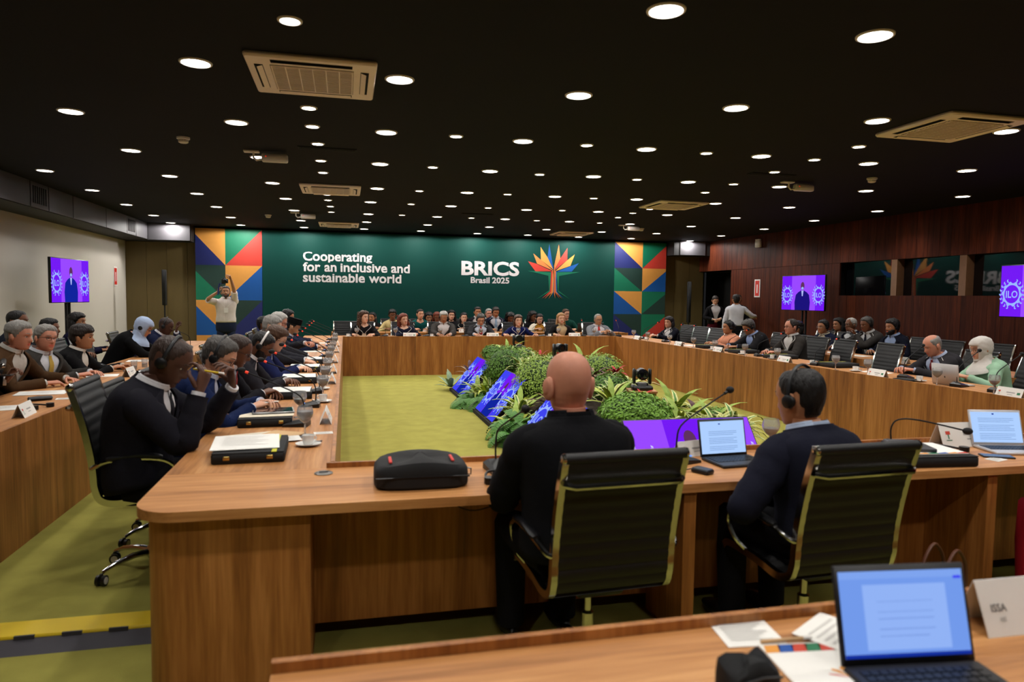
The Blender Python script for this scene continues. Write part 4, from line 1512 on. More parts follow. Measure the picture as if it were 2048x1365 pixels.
P('M3', 'bald man with glasses and red lanyard, leaning over left table', (-.80, 5.66, 1.145), -90, .05, lean=.12, slump=.3, pitch=.45, skin='dark', hair='buzz', hcol='shaved', col=(30, 28, 36), shirt=(205, 205, 210), tie=(150, 30, 34),
  glasses=True, lh=('w', -.60, 5.75, .80), rh=('w', -.62, 5.58, .82))
P('M4', 'bearded man in charcoal suit with a pale headphone band, left table', (-.717, 6.5, 1.121), -90, .05, lean=.18, slump=.38, pitch=.6, skin='dark', hair='crop', hcol='black', col=(46, 44, 50), shirt=(208, 206, 206), beard='black',
  glasses=True, phones='white_plastic', lh=('w', -.52, 6.56, .80), rh=('w', -.54, 6.44, .80))
P('M5', 'young man with brown hair and black glasses in blue jacket, left table', (-.681, 7.4, 1.125), -90, .05, lean=.18, slump=.36, pitch=.42, skin='fair', hair='full', hcol='brown', col=(34, 44, 96), shirt=(180, 190, 210),
  glasses=True, lh=('w', -.46, 7.48, .82), rh=('w', -.48, 7.34, .82))
P('M6', 'grey-haired man partly hidden behind the blue jacket', (-.806, 8.3, 1.21), -90, .05, lean=.2, slump=.3, pitch=.3, skin='fair', hair='short', hcol='grey', col=(44, 44, 52), lh=('w', -.45, 8.4, .82), rh=('w', -.46, 8.2, .82))
P('M7', 'white-haired man with reddish ears further along the left table', (-.82, 9.25, 1.223), -90, .05, lean=.2, slump=.3, pitch=.3, skin='pink', hair='short', hcol='white', col=(52, 52, 60), glasses=True, lh=('w', -.5, 9.35, .95), rh=('w', -.46, 9.1, .80), curl=.9)
P('M10', 'dark-haired head showing just behind the grey-haired men', (-1.06, 9.95, 1.157), -90, .0, lean=.05, slump=.1, skin='brown', hair='crop', hcol='black', col=(30, 30, 36))
P('M8', 'man wearing a black felt cap and glasses at left table', (-.752, 10.85, 1.09), -90, .05, lean=.15, slump=.3, pitch=.3, skin='olive', hair='crop', hcol='black', headwear='cap', glasses=True, col=(24, 34, 66), shirt=(200, 208, 224), lh=('w', -.40, 10.95, .80), rh=('w', -.42, 10.75, .80))
P('M9', 'person with headphones over dark hair, farthest at left table', (-.922, 12.0, 1.20), -90, .02, lean=.1, slump=.15, pitch=.2, skin='tan', hair='short', hcol='black', phones=True, col=(30, 36, 70), lh=('w', -.55, 12.1, .80), rh=('w', -.55, 11.9, .80))
# ---- left outer row
P('L1', 'man cut by the left edge holding a phone in both hands', (-2.86, 5.55, 1.2), -88, None, lean=.15, slump=.2, pitch=.45, skin='dark', hair='crop', hcol='black', col=(20, 20, 24), lh=('w', -2.47, 5.93, .90), rh=('w', -2.50, 5.78, .88), curl=.9, hand_aim={'l': (-.1, .5, .8), 'r': (.2, .5, .8)})
P('L2', 'older grey-haired man in brown jacket in profile at left edge', (-2.72, 6.78, 1.195), -95, .05, lean=.16, slump=.25, yaw=-.05, pitch=.12, skin='pink', hair='short', hcol='grey', col=(96, 66, 38), shirt=(200, 196, 188), lh=('w', -2.46, 7.05, .79), rh=('w', -2.5, 6.7, .79), fat=1.1)
P('L3', 'man in grey suit with yellow striped tie talking at the left', (-2.72, 7.32, 1.14), -105, .05, lean=.10, slump=.2, yaw=-.35, roll=-.12, pitch=.02, skin='pink', hair='short', hcol='grey', col=(74, 70, 66), shirt=(206, 208, 214), tie=(190, 158, 70), glasses=True, lh=('w', -2.44, 7.6, .79), rh=('w', -2.46, 7.3, .79), fat=1.12)
P('L7', 'short-haired woman in black jacket and white blouse at left', (-2.62, 7.95, 1.11), -88, .05, lean=.12, slump=.2, skin='tan', hair='pixie', hcol='dark', female=True, col=(26, 24, 26), shirt=(206, 198, 186), wear='open', lh=('w', -2.32, 8.2, .79), rh=('w', -2.36, 7.95, .79))
P('L8', 'woman in pale blue headscarf and black robe with headphones', (-2.55, 9.9, 1.125), -90, .05, lean=.25, slump=.38, pitch=.5, skin='light', hair='none', female=True, headwear='hijab', hwcol=(168, 184, 212), wear='round', col=(14, 14, 16), phones=True, glasses=True, lh=('w', -2.25, 10.2, .79), rh=('w', -2.28, 9.85, .79), fat=1.15)
P('L9', 'man in navy suit resting his face on one hand, far left', (-2.5, 10.85, 1.10), -92, .05, lean=.25, slump=.3, pitch=.35, skin='deep', hair='buzz', hcol='shaved', col=(26, 34, 70), shirt=(210, 210, 216), phones=True, lh=('w', -2.35, 10.78, 1.02), rh=('w', -2.3, 10.7, .80), hand_aim={'l': (-.3, 0, .9)}, curl=.6)
P('Lb1', 'dark-haired head behind the older man in brown', (-3.5, 8.7, 1.24), -90, None, lean=.0, skin='brown', hair='crop', hcol='black', col=(26, 30, 44))
P('Lb2', 'dark-haired head behind the man with striped tie', (-3.5, 9.55, 1.12), -90, None, lean=.0, skin='brown', hair='short', hcol='black', col=(26, 26, 34))
P('Lb3', 'woman with dark hair sitting before the left screen stand', (-3.5, 10.45, 1.17), -85, None, lean=.0, yaw=-.2, skin='tan', hair='bob', hcol='black', female=True, wear='round', col=(24, 24, 60))
# ---- far side
YF = 14.62
kF = YF / 14.5
P('F1', 'woman with long curly brown hair looking aside, far table', (.37 * kF, YF, 1.125), 180, .05, lean=.08, slump=.1, yaw=.65, skin='fair', hair='curly', hcol='brown', female=True, wear='scoop', col=(24, 23, 26), lanyard=True, lh=('w', .55, 14.25, .79), rh=('w', .15, 14.25, .79))
P('F2', 'smiling red-haired woman in dark patterned blouse, far table', (1.17 * kF, YF, 1.08), 182, .05, lean=.08, slump=.1, yaw=.35, roll=.12, skin='fair', hair='wavy', hcol='auburn', female=True, wear='scoop', col=(30, 34, 58), lanyard=True, fat=1.12, lh=('w', 1.42, 14.25, .80), rh=('w', 1.2, 14.22, .80))
P('F3', 'white-haired man in grey-brown suit with headphones, far table', (2.0 * kF, YF, 1.14), 180, .05, lean=.10, slump=.15, pitch=.35, skin='tan', hair='short', hcol='white', col=(76, 70, 66), shirt=(214, 206, 204), phones=True, fat=1.1, lh=('w', 2.1, 14.2, .80), rh=('w', 1.85, 14.2, .80))
P('F4', 'man in dark suit, red tie, glasses and headphones, far table', (2.79 * kF, YF, 1.09), 180, .05, lean=.12, slump=.15, pitch=.4, skin='light', hair='short', hcol='pepper', col=(52, 50, 54), shirt=(196, 206, 222), tie=(176, 26, 36), phones=True, glasses=True, lanyard=True, fat=1.1, lh=('w', 2.95, 14.2, .80), rh=('w', 2.6, 14.2, .80))
P('F5', 'woman in royal blue sweater with brown hair, far table centre', (3.61 * kF, YF, 1.07), 180, .05, lean=.10, slump=.1, skin='fair', hair='bob', hcol='brown', female=True, wear='round', col=(20, 30, 96), lanyard=True, lh=('w', 3.95, 14.25, .79), rh=('w', 3.25, 14.25, .79))
P('F6', 'woman with long straight blonde hair and black jacket', (4.57 * kF, YF, 1.12), 180, .05, lean=.06, slump=.08, skin='fair', hair='long', hcol='blonde', female=True, wear='open', col=(22, 20, 22), shirt=(190, 168, 130), lh=('w', 4.8, 14.25, .79), rh=('w', 4.35, 14.25, .79))
P('F7', 'man in light grey suit, glasses and red tie, hands raised', (5.43 * kF, YF, 1.10), 178, .05, lean=.10, slump=.12, roll=.1, pitch=.08, skin='olive', hair='recede', hcol='grey', col=(118, 120, 124), shirt=(214, 210, 214), tie=(190, 50, 44), glasses=True, fat=1.12, lh=('w', 5.62, 14.3, .86), rh=('w', 5.42, 14.3, .84), curl=.9)
# ---- behind the far side, in front of the backdrop
YBk = 16.62
kB = YBk / 16.3
def zB(z):
    return 1.58 - (1.58 - z) * kB
def PB(key, label, x, z, **kw):
    q = 17.02 / YBk if key in ('B1', 'B4', 'B6', 'B0', 'B11') else 1.0
    P(key, label, (x * kB * q, YBk * q, 1.58 - (1.58 - z) * kB * q), kw.pop('face', 180), .0, group='people in the row before the backdrop', **kw)
PB('B1', 'dark-haired woman half hidden by the curly hair', .60, 1.07, skin='tan', hair='long', hcol='black', female=True, wear='round', col=(30, 28, 30), yaw=-.5)
PB('B2', 'woman with glasses in patterned yellow and green blouse', 1.06, 1.13, skin='brown', hair='full', hcol='black', female=True, wear='round', col=(188, 168, 116), glasses=True, pitch=.15)
PB('B3', 'woman with pulled-back hair in sleeveless teal top', 1.70, 1.15, skin='light', hair='bun', hcol='dark', female=True, wear='scoop', col=(18, 100, 98), sleeve=0, yaw=.2)
PB('B4', 'woman with black wavy hair beside the teal top', 1.90, 1.08, skin='tan', hair='wavy', hcol='black', female=True, wear='round', col=(26, 24, 26), pitch=.25)
PB('B5', 'woman with glasses in white jacket looking down', 2.09, 1.085, skin='brown', hair='long', hcol='auburn', female=True, wear='open', col=(196, 192, 188), shirt=(150, 110, 100), glasses=True, pitch=.25)
PB('B6', 'dark-haired woman half hidden by the white-haired man', 2.43, 1.13, skin='light', hair='wavy', hcol='black', female=True, wear='round', col=(32, 30, 34))
PB('B7', 'dark-haired woman in black with white lanyard and badge', 2.73, 1.075, skin='fair', hair='long', hcol='black', female=True, wear='round', col=(22, 21, 24), lanyard=True)
PB('B8', 'young man in dark suit, tallest behind the red-tie man', 3.06, 1.21, skin='tan', hair='short', hcol='black', col=(40, 40, 48), shirt=(214, 212, 212), tie=(30, 30, 40))
PB('B0', 'grey-haired man half hidden beside the navy suit', 3.33, 1.17, skin='pink', hair='short', hcol='grey', col=(40, 42, 60))
PB('B9', 'man in navy suit and pale blue tie looking down', 3.50, 1.21, skin='tan', hair='short', hcol='dark', col=(26, 32, 60), shirt=(206, 210, 220), tie=(150, 176, 206), phones=True, lanyard=True, pitch=.3, fat=1.1)
PB('B10', 'woman with dark curly hair looking down behind the blue sweater', 3.86, 1.08, skin='brown', hair='curly', hcol='black', female=True, wear='round', col=(30, 28, 34), pitch=.4)
PB('B11', 'woman with black curly hair turned aside', 4.42, 1.125, skin='brown', hair='wavy', hcol='black', female=True, wear='round', col=(28, 28, 32), yaw=.6, pitch=.3)
PB('B12', 'woman with glasses and long dark hair in cream cardigan', 4.59, 1.06, skin='fair', hair='long', hcol='black', female=True, wear='open', col=(206, 196, 176), shirt=(176, 120, 40), glasses=True, pitch=.2)
PB('B13', 'person in green jacket partly behind the blonde woman', 5.26, 1.175, skin='light', hair='short', hcol='brown', wear='round', col=(22, 84, 70), glasses=True, yaw=.3)
# ---- right inner row, facing the plants from the other side
P('R0', 'woman with black bob in dark jacket at the far right corner', (6.78, 13.8, 1.075), 100, .05, lean=.1, slump=.15, yaw=.25, skin='light', hair='bob', hcol='black', female=True, col=(24, 26, 40), shirt=(206, 200, 198), lanyard=True, lh=('w', 6.42, 13.6, .80), rh=('w', 6.42, 13.82, .80))
P('R1', 'woman in peach sari with headphones in profile, right table', (6.72, 11.3, 1.08), 88, .05, lean=.05, slump=.1, yaw=-.05, skin='tan', hair='bun', hcol='black', female=True, wear='round', col=(206, 138, 108), phones=True, lh=('w', 6.42, 11.15, .79), rh=('w', 6.42, 11.42, .79), fat=1.15)
P('R2', 'man with curly grey hair in dark waistcoat and light blue shirt', (6.74, 10.68, 1.11), 85, .05, lean=.18, slump=.28, pitch=.45, skin='tan', hair='tuft', hcol='pepper', wear='vest', col=(38, 36, 38), shirt=(150, 168, 210), phones=True, lanyard=True, lh=('w', 6.40, 10.5, .79), rh=('w', 6.40, 10.75, .79), fat=1.15)
P('R3', 'balding man with glasses in taupe suit in profile, right table', (6.72, 9.48, 1.17), 88, .05, lean=.08, slump=.12, yaw=-.1, skin='pink', hair='recede', hcol='dark', col=(70, 64, 60), shirt=(202, 200, 196), glasses=True, lanyard=True, lh=('w', 6.40, 9.35, .79), rh=('w', 6.40, 9.62, .79))
P('R9', 'bald man in dark grey suit looking down writing, right table', (6.66, 6.74, 1.075), 80, .05, lean=.18, slump=.28, pitch=.4, skin='pink', hair='balding', hcol='grey', brow='grey', col=(60, 58, 62), shirt=(176, 188, 214), tie=(120, 36, 40), lanyard=True, lh=('w', 6.34, 6.66, .80), rh=('w', 6.36, 6.86, .80), curl=.8, fat=1.14)
P('R10', 'woman in white headscarf and mint green jacket, right edge', (6.66, 6.1, 1.085), 70, .05, lean=.12, slump=.2, yaw=.1, pitch=.2, skin='light', hair='none', female=True, headwear='hijab', hwcol=(206, 200, 192), wear='round', col=(150, 186, 156), glasses=True, lh=('w', 6.36, 5.98, .80), rh=('w', 6.38, 6.16, .80), fat=1.18)
# ---- right outer row at the wood wall
P('R3b', 'dark-haired woman behind the balding man', (8.5, 11.8, 1.06), 92, None, lean=.1, skin='tan', hair='bob', hcol='black', female=True, wear='round', col=(24, 24, 30))
P('R4', 'man in navy jacket with thin glasses and headphones, right back row', (8.38, 10.9, 1.11), 92, .05, lean=.1, slump=.15, yaw=.1, skin='tan', hair='short', hcol='black', col=(26, 32, 62), shirt=(196, 184, 160), glasses='steel', phones=True)
P('R5', 'woman with black curly hair before the wood wall', (8.98, 11.25, 1.14), 90, None, lean=.05, skin='tan', hair='wavy', hcol='black', female=True, wear='round', col=(30, 26, 26))
P('R6', 'white-haired man with dark glasses in navy suit, wood wall', (8.92, 10.85, 1.155), 90, None, lean=.05, skin='brown', hair='recede', hcol='white', col=(28, 34, 56), shirt=(206, 206, 206), glasses=True)
P('R7', 'man in grey suit with moustache and hand at mouth', (8.36, 9.8, 1.2), 92, .05, lean=.16, slump=.2, pitch=.15, skin='brown', hair='short', hcol='pepper', col=(78, 74, 72), shirt=(206, 206, 206), tie=(40, 40, 56), phones=True, beard=None, lh=('w', 8.2, 9.85, 1.03), rh=('w', 7.9, 10.1, .80), hand_aim={'l': (0, .5, .7)}, lanyard=True)
P('R8', 'young man in navy jacket with large headphones, right back row', (8.36, 9.25, 1.18), 90, .05, lean=.12, slump=.18, skin='tan', hair='full', hcol='black', col=(22, 26, 44), shirt=(150, 170, 206), phones=True, beard='black')
# ---- standing people
P('S0', 'cameraman in white shirt and jeans filming with raised camera', (-2.42, 15.5, 1.60), -170, None, standing=True, lean=.0, slump=-.05, pitch=-.15, skin='olive', hair='short', hcol='pepper', wear='shirt', col=(214, 204, 196), trousers=(44, 54, 84), sleeve=.5, beard='pepper',
  badge=True, headz=False, lh=(-.10, .26, 1.86), rh=(.16, .24, 1.60), elbow={'l': (-1, .1, -.35), 'r': (1, .1, -.5)}, curl=.9, hand_aim={'l': (.3, .3, .8), 'r': (-.3, .2, .9)}, fat=1.08, group='people standing at the back')
P('S1', 'standing woman in black jacket and red skirt looking at phone', (8.84, 15.5, 1.45), 165, None, standing=True, lean=.0, slump=.0, pitch=.35, s=.92, skin='light', hair='bun', hcol='dark', female=True, wear='open', col=(20, 19, 22), shirt=(206, 200, 200), trousers=(104, 20, 34), headz=False,
  lh=(-.08, .26, 1.12), rh=(.10, .24, 1.10), curl=.9, group='people standing at the back')
P('S2', 'standing person in white shirt seen from behind at the door', (8.74, 14.4, 1.52), -20, None, standing=True, lean=.05, slump=.0, s=.96, skin='tan', hair='short', hcol='black', wear='shirt', col=(206, 206, 212), trousers=(30, 30, 38), headz=False, rh=(.50, .30, 1.20), group='people standing at the back')
P('S3', 'smiling person facing the white shirt near the doorway', (9.1, 14.9, 1.55), 155, None, standing=True, lean=.0, slump=.0, s=.97, skin='brown', hair='crop', hcol='black', wear='round', col=(28, 28, 34), headz=False, group='people standing at the back')
# ---- near side, seen from behind
P('N1', 'bald man in black suit seen from behind, near table', (.905, 2.76, 1.222), 6, None, lean=.03, slump=.10, yaw=.05, pitch=.05, skin='pink', hair='none', col=(20, 20, 24), shirt=(24, 24, 28), ear=1.3, lh=('w', .80, 3.08, .80), rh=('w', 1.02, 3.1, .80), elbow={'l': (-.7, -.2, -1), 'r': (.6, -.2, -1)}, s=1.12, fat=1.08)
P('N2', 'man in navy suit with headset seen from behind, near table', (2.00, 2.74, 1.142), 12, None, lean=.10, slump=.16, yaw=.10, pitch=.15, skin='tan', hair='thin', hcol='black', col=(32, 34, 52), shirt=(176, 190, 214), phones=True, lh=('w', 1.80, 2.80, .66), rh=('w', 2.26, 3.02, .80), s=1.10, fat=1.02)
P('N3', 'person in red clothes mostly outside the right edge, near table', (3.55, 2.44, 1.15), 4, None, lean=.02, slump=.1, lh=(-.08, .30, .64), rh=(.08, .28, .64), skin='tan', hair='long', hcol='black', female=True, wear='round', col=(150, 24, 36), trousers=(150, 22, 36))
P('D1', 'person whose fingertip shows at the lower right corner', (1.95, .62, 1.18), 18, None, lean=.2, slump=.2, skin='pink', hair='short', hcol='brown', col=(40, 42, 60), lh=('w', 1.43, 1.04, .80), rh=('w', 1.72, 1.1, .80))

# chairs of the near side
_c = office_chair(-1.06, 4.25, -PI / 2 + .06, 'black ribbed chair at the table corner under the man holding a pen')
_c.scale = (1, 1, 1.08)
office_chair(.99, 2.70, .05, 'black ribbed chair with the bald man, seen from behind')
office_chair(2.0, 2.66, .05, 'black ribbed chair with the headset man, seen from behind')
office_chair(3.57, 2.36, .05, 'black ribbed chair cut by the right edge beside red clothes')
# empty chairs of the right rows
for x, y, r, lb in [(6.82, 12.95, 1.75, 'empty black ribbed chair beside the woman in the far right corner'), (6.80, 12.3, 1.7, 'empty black ribbed chair between sari and far right corner'),
                    (6.86, 8.85, 1.50, 'empty black ribbed chair right after the balding man in profile'), (6.84, 7.95, 1.5, 'empty black ribbed chair next to the bald man writing'),
                    (6.95, 9.95, 1.65, 'empty black ribbed chair between dark waistcoat and balding man'),
                    (8.6, 11.5, 1.6, 'empty black ribbed chair by the right screen stand'), (8.45, 8.55, 1.5, 'empty black ribbed chair at the wood wall beside young man in navy'),
                    (8.5, 7.8, 1.6, 'empty black ribbed chair at the wood wall behind the bald man'), (8.5, 7.1, 1.5, 'empty black ribbed chair at the wood wall behind the white headscarf'), (8.5, 6.3, 1.6, 'empty black ribbed chair at the wood wall, nearest to the right edge')]:
    office_chair(x, y, r, lb)
for x, y, r, lb in [(-2.97, 6.2, 1.95, 'black ribbed chair pulled in beside the older man in brown'), (-2.98, 9.2, -1.55, 'empty black ribbed chair left of the pale blue headscarf'), (.0, 14.95, PI, 'empty black ribbed chair left of the curly-haired woman'),
                    (5.35, 17.0, PI, 'empty black ribbed chair of the back row near the tree emblem')]:
    office_chair(x, y, r, lb)
# ================================================================ television screens
emit('tv_violet', (112, 26, 236), 1.0)
emit('tv_violet_hi', (148, 70, 250), 1.0)
emit('tv_blue', (62, 66, 232), 1.0)
emit('tv_lilac', (196, 190, 255), 1.0)
emit('tv_pale', (150, 176, 255), 1.0)
emit('tv_suit', (26, 18, 118), 1.0)
emit('tv_suit2', (16, 34, 150), 1.0)
emit('tv_face', (92, 48, 92), 1.0)
emit('tv_shirt', (170, 180, 240), 1.0)

def emblem(parent, cx_, cz_, r, y, m_, squash=1.0):
    """round labour-gear mark: laurel ring, toothed wheel and three letters; lies in the local xz plane"""
    P2 = lambda a, q: (cx_ + math.sin(a) * q * squash, cz_ + math.cos(a) * q)
    def flat(poly, yy, nm='emblem_mark'):
        MB().add([(p[0], yy, p[1]) for p in poly], [tuple(range(len(poly)))]).build(nm, m_, parent, smooth=False)
    m = MB()
    n = 40
    vs, fs = [], []
    for k in range(n):                                        # toothed wheel
        a = 2 * PI * k / n
        ro = r * (.80 if (k // 2) % 2 else .70)
        vs += [(*P2(a, r * .58),), (*P2(a, ro),)]
    vs = [(p[0], y, p[1]) for p in vs]
    for k in range(n):
        j = (k + 1) % n
        fs.append((2 * k, 2 * k + 1, 2 * j + 1, 2 * j))
    MB().add(vs, fs).build('emblem_wheel', m_, parent, smooth=False)
    lv = MB()
    for s in (-1, 1):                                          # laurel leaves
        for k in range(9):
            a = PI - s * (.25 + k * .30)
            for w in (-1, 1):
                a2 = a - s * .16
                c = P2(a, r * .90)
                t = P2(a2, r * (.90 + w * .11))
                md = P2(a - s * .04, r * (.90 + w * .085))
                md2 = P2(a - s * .12, r * (.90 + w * .015))
                lv.add([(c[0], y, c[1]), (md[0], y, md[1]), (t[0], y, t[1]), (md2[0], y, md2[1])], [(0, 1, 2, 3)])
    lo = lv.build('emblem_laurel', m_, parent, smooth=False)
    lo['kind'] = 'stuff'
    text_mesh('lettering', 'ILO', r * .62, m_, parent, lambda u, v: (cx_ + (u - r * .46) * squash, y, cz_ - r * .22 + v), r * .92, r * .012)

def speaker_figure(parent, cx_, z0, h, y, suit):
    """the speaker shown on the screens: head, shirt and suit as flat shapes"""
    q = lambda pts, nm, m_, yy: MB().add([(cx_ + a * h, yy, z0 + b * h) for a, b in pts], [tuple(range(len(pts)))]).build(nm, m_, parent, smooth=False)
    q([(-.33, 0), (.33, 0), (.35, .25), (.30, .48), (.20, .56), (.07, .62), (-.07, .62), (-.20, .56), (-.30, .48), (-.35, .25)], 'figure_suit', suit, y)
    q([(-.05, .62), (.05, .62), (.02, .44), (-.02, .44)], 'figure_shirt', 'tv_shirt', y - .0005)
    q([(.085 * math.sin(2 * PI * k / 16), .76 + .13 * math.cos(2 * PI * k / 16)) for k in range(16)], 'figure_head', 'tv_face', y - .001)
    q([(.055 * math.sin(2 * PI * k / 12), .69 + .045 * math.cos(2 * PI * k / 12)) for k in range(12)], 'figure_beard', 'tv_pale', y - .0015)

def tv(name, label, loc, rot, w, h, content, stand=None):
    """panel faces local -y; origin at the panel's centre"""
    t = put(name, None, None, loc)
    t.rotation_euler = rot
    tag(t, label, 'screen')
    MB().cbox(0, .02, 0, w + .022, .04, h + .022, .004).build('casing', 'black_plastic', t)
    MB().add([(-w / 2, -.0015, -h / 2), (w / 2, -.0015, -h / 2), (w / 2, -.0015, h / 2), (-w / 2, -.0015, h / 2)], [(0, 1, 2, 3)]).build('display', content[0], t, smooth=False)
    return t

def tv_on_stand(label, loc, rz, w, h, suit):
    t = tv('standing_screen', label, (loc[0], loc[1], loc[2]), (0, 0, rz), w, h, ['tv_violet'])
    MB().add([(-w * .26, -.0018, -h / 2), (w * .30, -.0018, -h / 2), (w * .30, -.0018, h / 2), (-w * .26, -.0018, h / 2)], [(0, 1, 2, 3)]).build('display_band', 'tv_violet_hi', t, smooth=False)
    emblem(t, -w * .37, -h * .06, h * .31, -.0022, 'tv_pale', .82)
    emblem(t, w * .37, -h * .06, h * .31, -.0022, 'tv_pale', .82)
    speaker_figure(t, 0, -h / 2, h * .92, -.0026, suit)
    # pole stand
    z = -loc[2]
    for s in (-1, 1):
        MB().tube([(s * .05, .06, z + .05), (s * .05, .06, .0)], .022, 10).build('pole', 'black_matte', t)
    MB().cbox(0, .06, z + .02, .75, .45, .035, .01).build('stand_base', 'black_matte', t)
    MB().cbox(0, .055, 0, .3, .03, .25, .004).build('bracket', 'black_matte', t)
    return t
tv_on_stand('screen on black stand by the grey left wall showing a speaker', (-4.3, 12.6, 1.75), 1.47, 1.22, .685, 'tv_suit2')
tv_on_stand('screen on black stand in front of the wood wall showing a speaker', (8.95, 12.3, 1.735), -1.50, 1.22, .69, 'tv_suit')
tv_on_stand('screen cut by the right picture edge showing a round emblem', (8.85, 7.2, 1.745), -1.50, 1.22, .69, 'tv_suit')

# the screens lying round the plants
def floor_screen(label, c, axis):
    w, h = 1.10, .66
    if axis == 'x-':
        rot = (Matrix.Rotation(-PI / 2, 4, 'Z') @ Matrix.Rotation(-math.radians(39), 4, 'X')).to_euler()
    else:
        rot = Matrix.Rotation(-math.radians(39), 4, 'X').to_euler()
    t = tv('floor_screen', label, c, rot, w, h, ['tv_violet_hi' if axis == 'y-' else 'tv_blue'])
    tag(t, None, None, 'floor screens around the plants')
    if axis == 'y-':
        MB().add([(-w * .2, -.0018, -h / 2), (w * .3, -.0018, -h / 2), (w * .3, -.0018, h / 2), (-w * .2, -.0018, h / 2)], [(0, 1, 2, 3)]).build('display_band', 'tv_violet', t, smooth=False)
        emblem(t, -w * .40, -h * .12, h * .30, -.0022, 'tv_lilac')
        emblem(t, w * .40, -h * .12, h * .30, -.0022, 'tv_lilac')
        speaker_figure(t, -w * .02, -h / 2, h * .95, -.0026, 'tv_suit')
    else:
        MB().add([(-w * .18, -.0018, -h / 2), (w * .22, -.0018, -h / 2), (w * .22, -.0018, h / 2), (-w * .18, -.0018, h / 2)], [(0, 1, 2, 3)]).build('display_band', 'tv_violet', t, smooth=False)
        emblem(t, -w * .33, 0, h * .36, -.0022, 'tv_pale')
        emblem(t, w * .34, 0, h * .36, -.0022, 'tv_pale')
        speaker_figure(t, 0.02, -h / 2, h * .9, -.0026, 'tv_suit2')
    # wooden wedge under the screen
    return t
sx_, sz_ = .66 * math.sin(math.radians(39)) / 2, .66 * math.cos(math.radians(39)) / 2
for y0, lb in ((10.81, 'tilted floor screen at the far end of the plants, facing left'), (8.70, 'tilted floor screen in the middle of the plant bed, facing left'), (6.48, 'tilted floor screen half hidden behind the bald man, facing left')):
    floor_screen(lb, (1.72 + sx_, y0, .065 + sz_), 'x-')
floor_screen('tilted purple floor screen in front of the plants, facing the viewer', (2.70, 4.72 + sx_, .09 + sz_), 'y-')

# PTZ conference cameras among the plants
def ptz(label, x, y, z, rz, ped):
    t = thing('conference_camera', label, 'camera', (x, y, z), rz, 'black conference cameras')
    t.scale = (1.3, 1.3, 1.3)
    MB().cbox(0, 0, .02, .17, .15, .04, .012).build('base', 'black_plastic', t)
    MB().lathe([(.06, .04), (.055, .055), (.05, .06)], 18).build('turntable', 'black_plastic', t)
    for s in (-1, 1):
        MB().cbox(s * .066, 0, .115, .022, .07, .13, .008).build('yoke_arm', 'black_plastic', t)
    hd = MB().tube([(0, .05, .135), (0, -.055, .135)], .048, 18).build('camera_head', 'black_plastic', t)
    MB().lathe([(.040, 0), (.038, .012), (.026, .014), (.024, .004), (0.0001, .004)], 18).build('lens', 'glass_dark', hd, (0, -.055, .135)).rotation_euler = (PI / 2, 0, 0)
    if ped:
        p = thing('camera_pedestal', 'wooden box pedestal under ' + ped, 'pedestal', (x, y, 0), rz)
        MB().box(-.14, .14, -.13, .13, 0, z - .02).build('box', 'wood_panel', p, smooth=False)
        MB().box(-.15, .15, -.14, .14, z - .02, z).build('top', 'wood_top_x', p, smooth=False)
mat('glass_dark', (18, 18, 26), 0.05, var=0, spec=0.9)
ptz('black conference camera on wooden pedestal, nearest among the plants', 3.16, 7.05, .58, -.25, 'the nearest conference camera')
ptz('black conference camera among the plants seen above the bald head', 2.83, 9.0, .72, .1, 'the middle conference camera')
ptz('black conference camera at the far end of the plants', 2.86, 11.45, .70, PI, 'the far conference camera')
# ================================================================ the plant bed
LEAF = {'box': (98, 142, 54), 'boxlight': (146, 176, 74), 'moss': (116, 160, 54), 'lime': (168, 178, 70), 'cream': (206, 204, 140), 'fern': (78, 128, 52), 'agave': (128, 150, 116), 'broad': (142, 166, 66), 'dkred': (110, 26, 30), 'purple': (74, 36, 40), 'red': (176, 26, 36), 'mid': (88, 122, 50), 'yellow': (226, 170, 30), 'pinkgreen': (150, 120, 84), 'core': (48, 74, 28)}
for k_, c_ in LEAF.items():
    mat('leaf_' + k_, c_, 0.5, var=0.35, scale=30, spec=0.4, rand=0.12)
mat('soil', (52, 38, 26), 0.95, var=0.3, scale=30, bump=0.5, bscale=40)

# soil mound in a low box: one object
bed = thing('planter', 'low dark planter mound under the plants and floor screens', 'planter', (2.78, 8.1, 0))
MB().add([(-1.0, -3.2, 0), (1.0, -3.2, 0), (1.0, 3.2, 0), (-1.0, 3.2, 0), (-.55, -2.75, .36), (.55, -2.75, .36), (.55, 2.9, .42), (-.55, 2.9, .42)],
         [(0, 3, 2, 1), (4, 5, 6, 7), (0, 1, 5, 4), (1, 2, 6, 5), (2, 3, 7, 6), (3, 0, 4, 7)]).build('soil', 'soil', bed, smooth=False)
MB().box(-1.09, 1.09, -3.38, -3.32, 0, .05).box(-1.09, -1.04, -3.32, 3.32, 0, .05).box(1.04, 1.09, -3.32, 3.32, 0, .05).box(-1.09, 1.09, 3.32, 3.38, 0, .05).build('edging', 'dark_gap', bed, smooth=False)

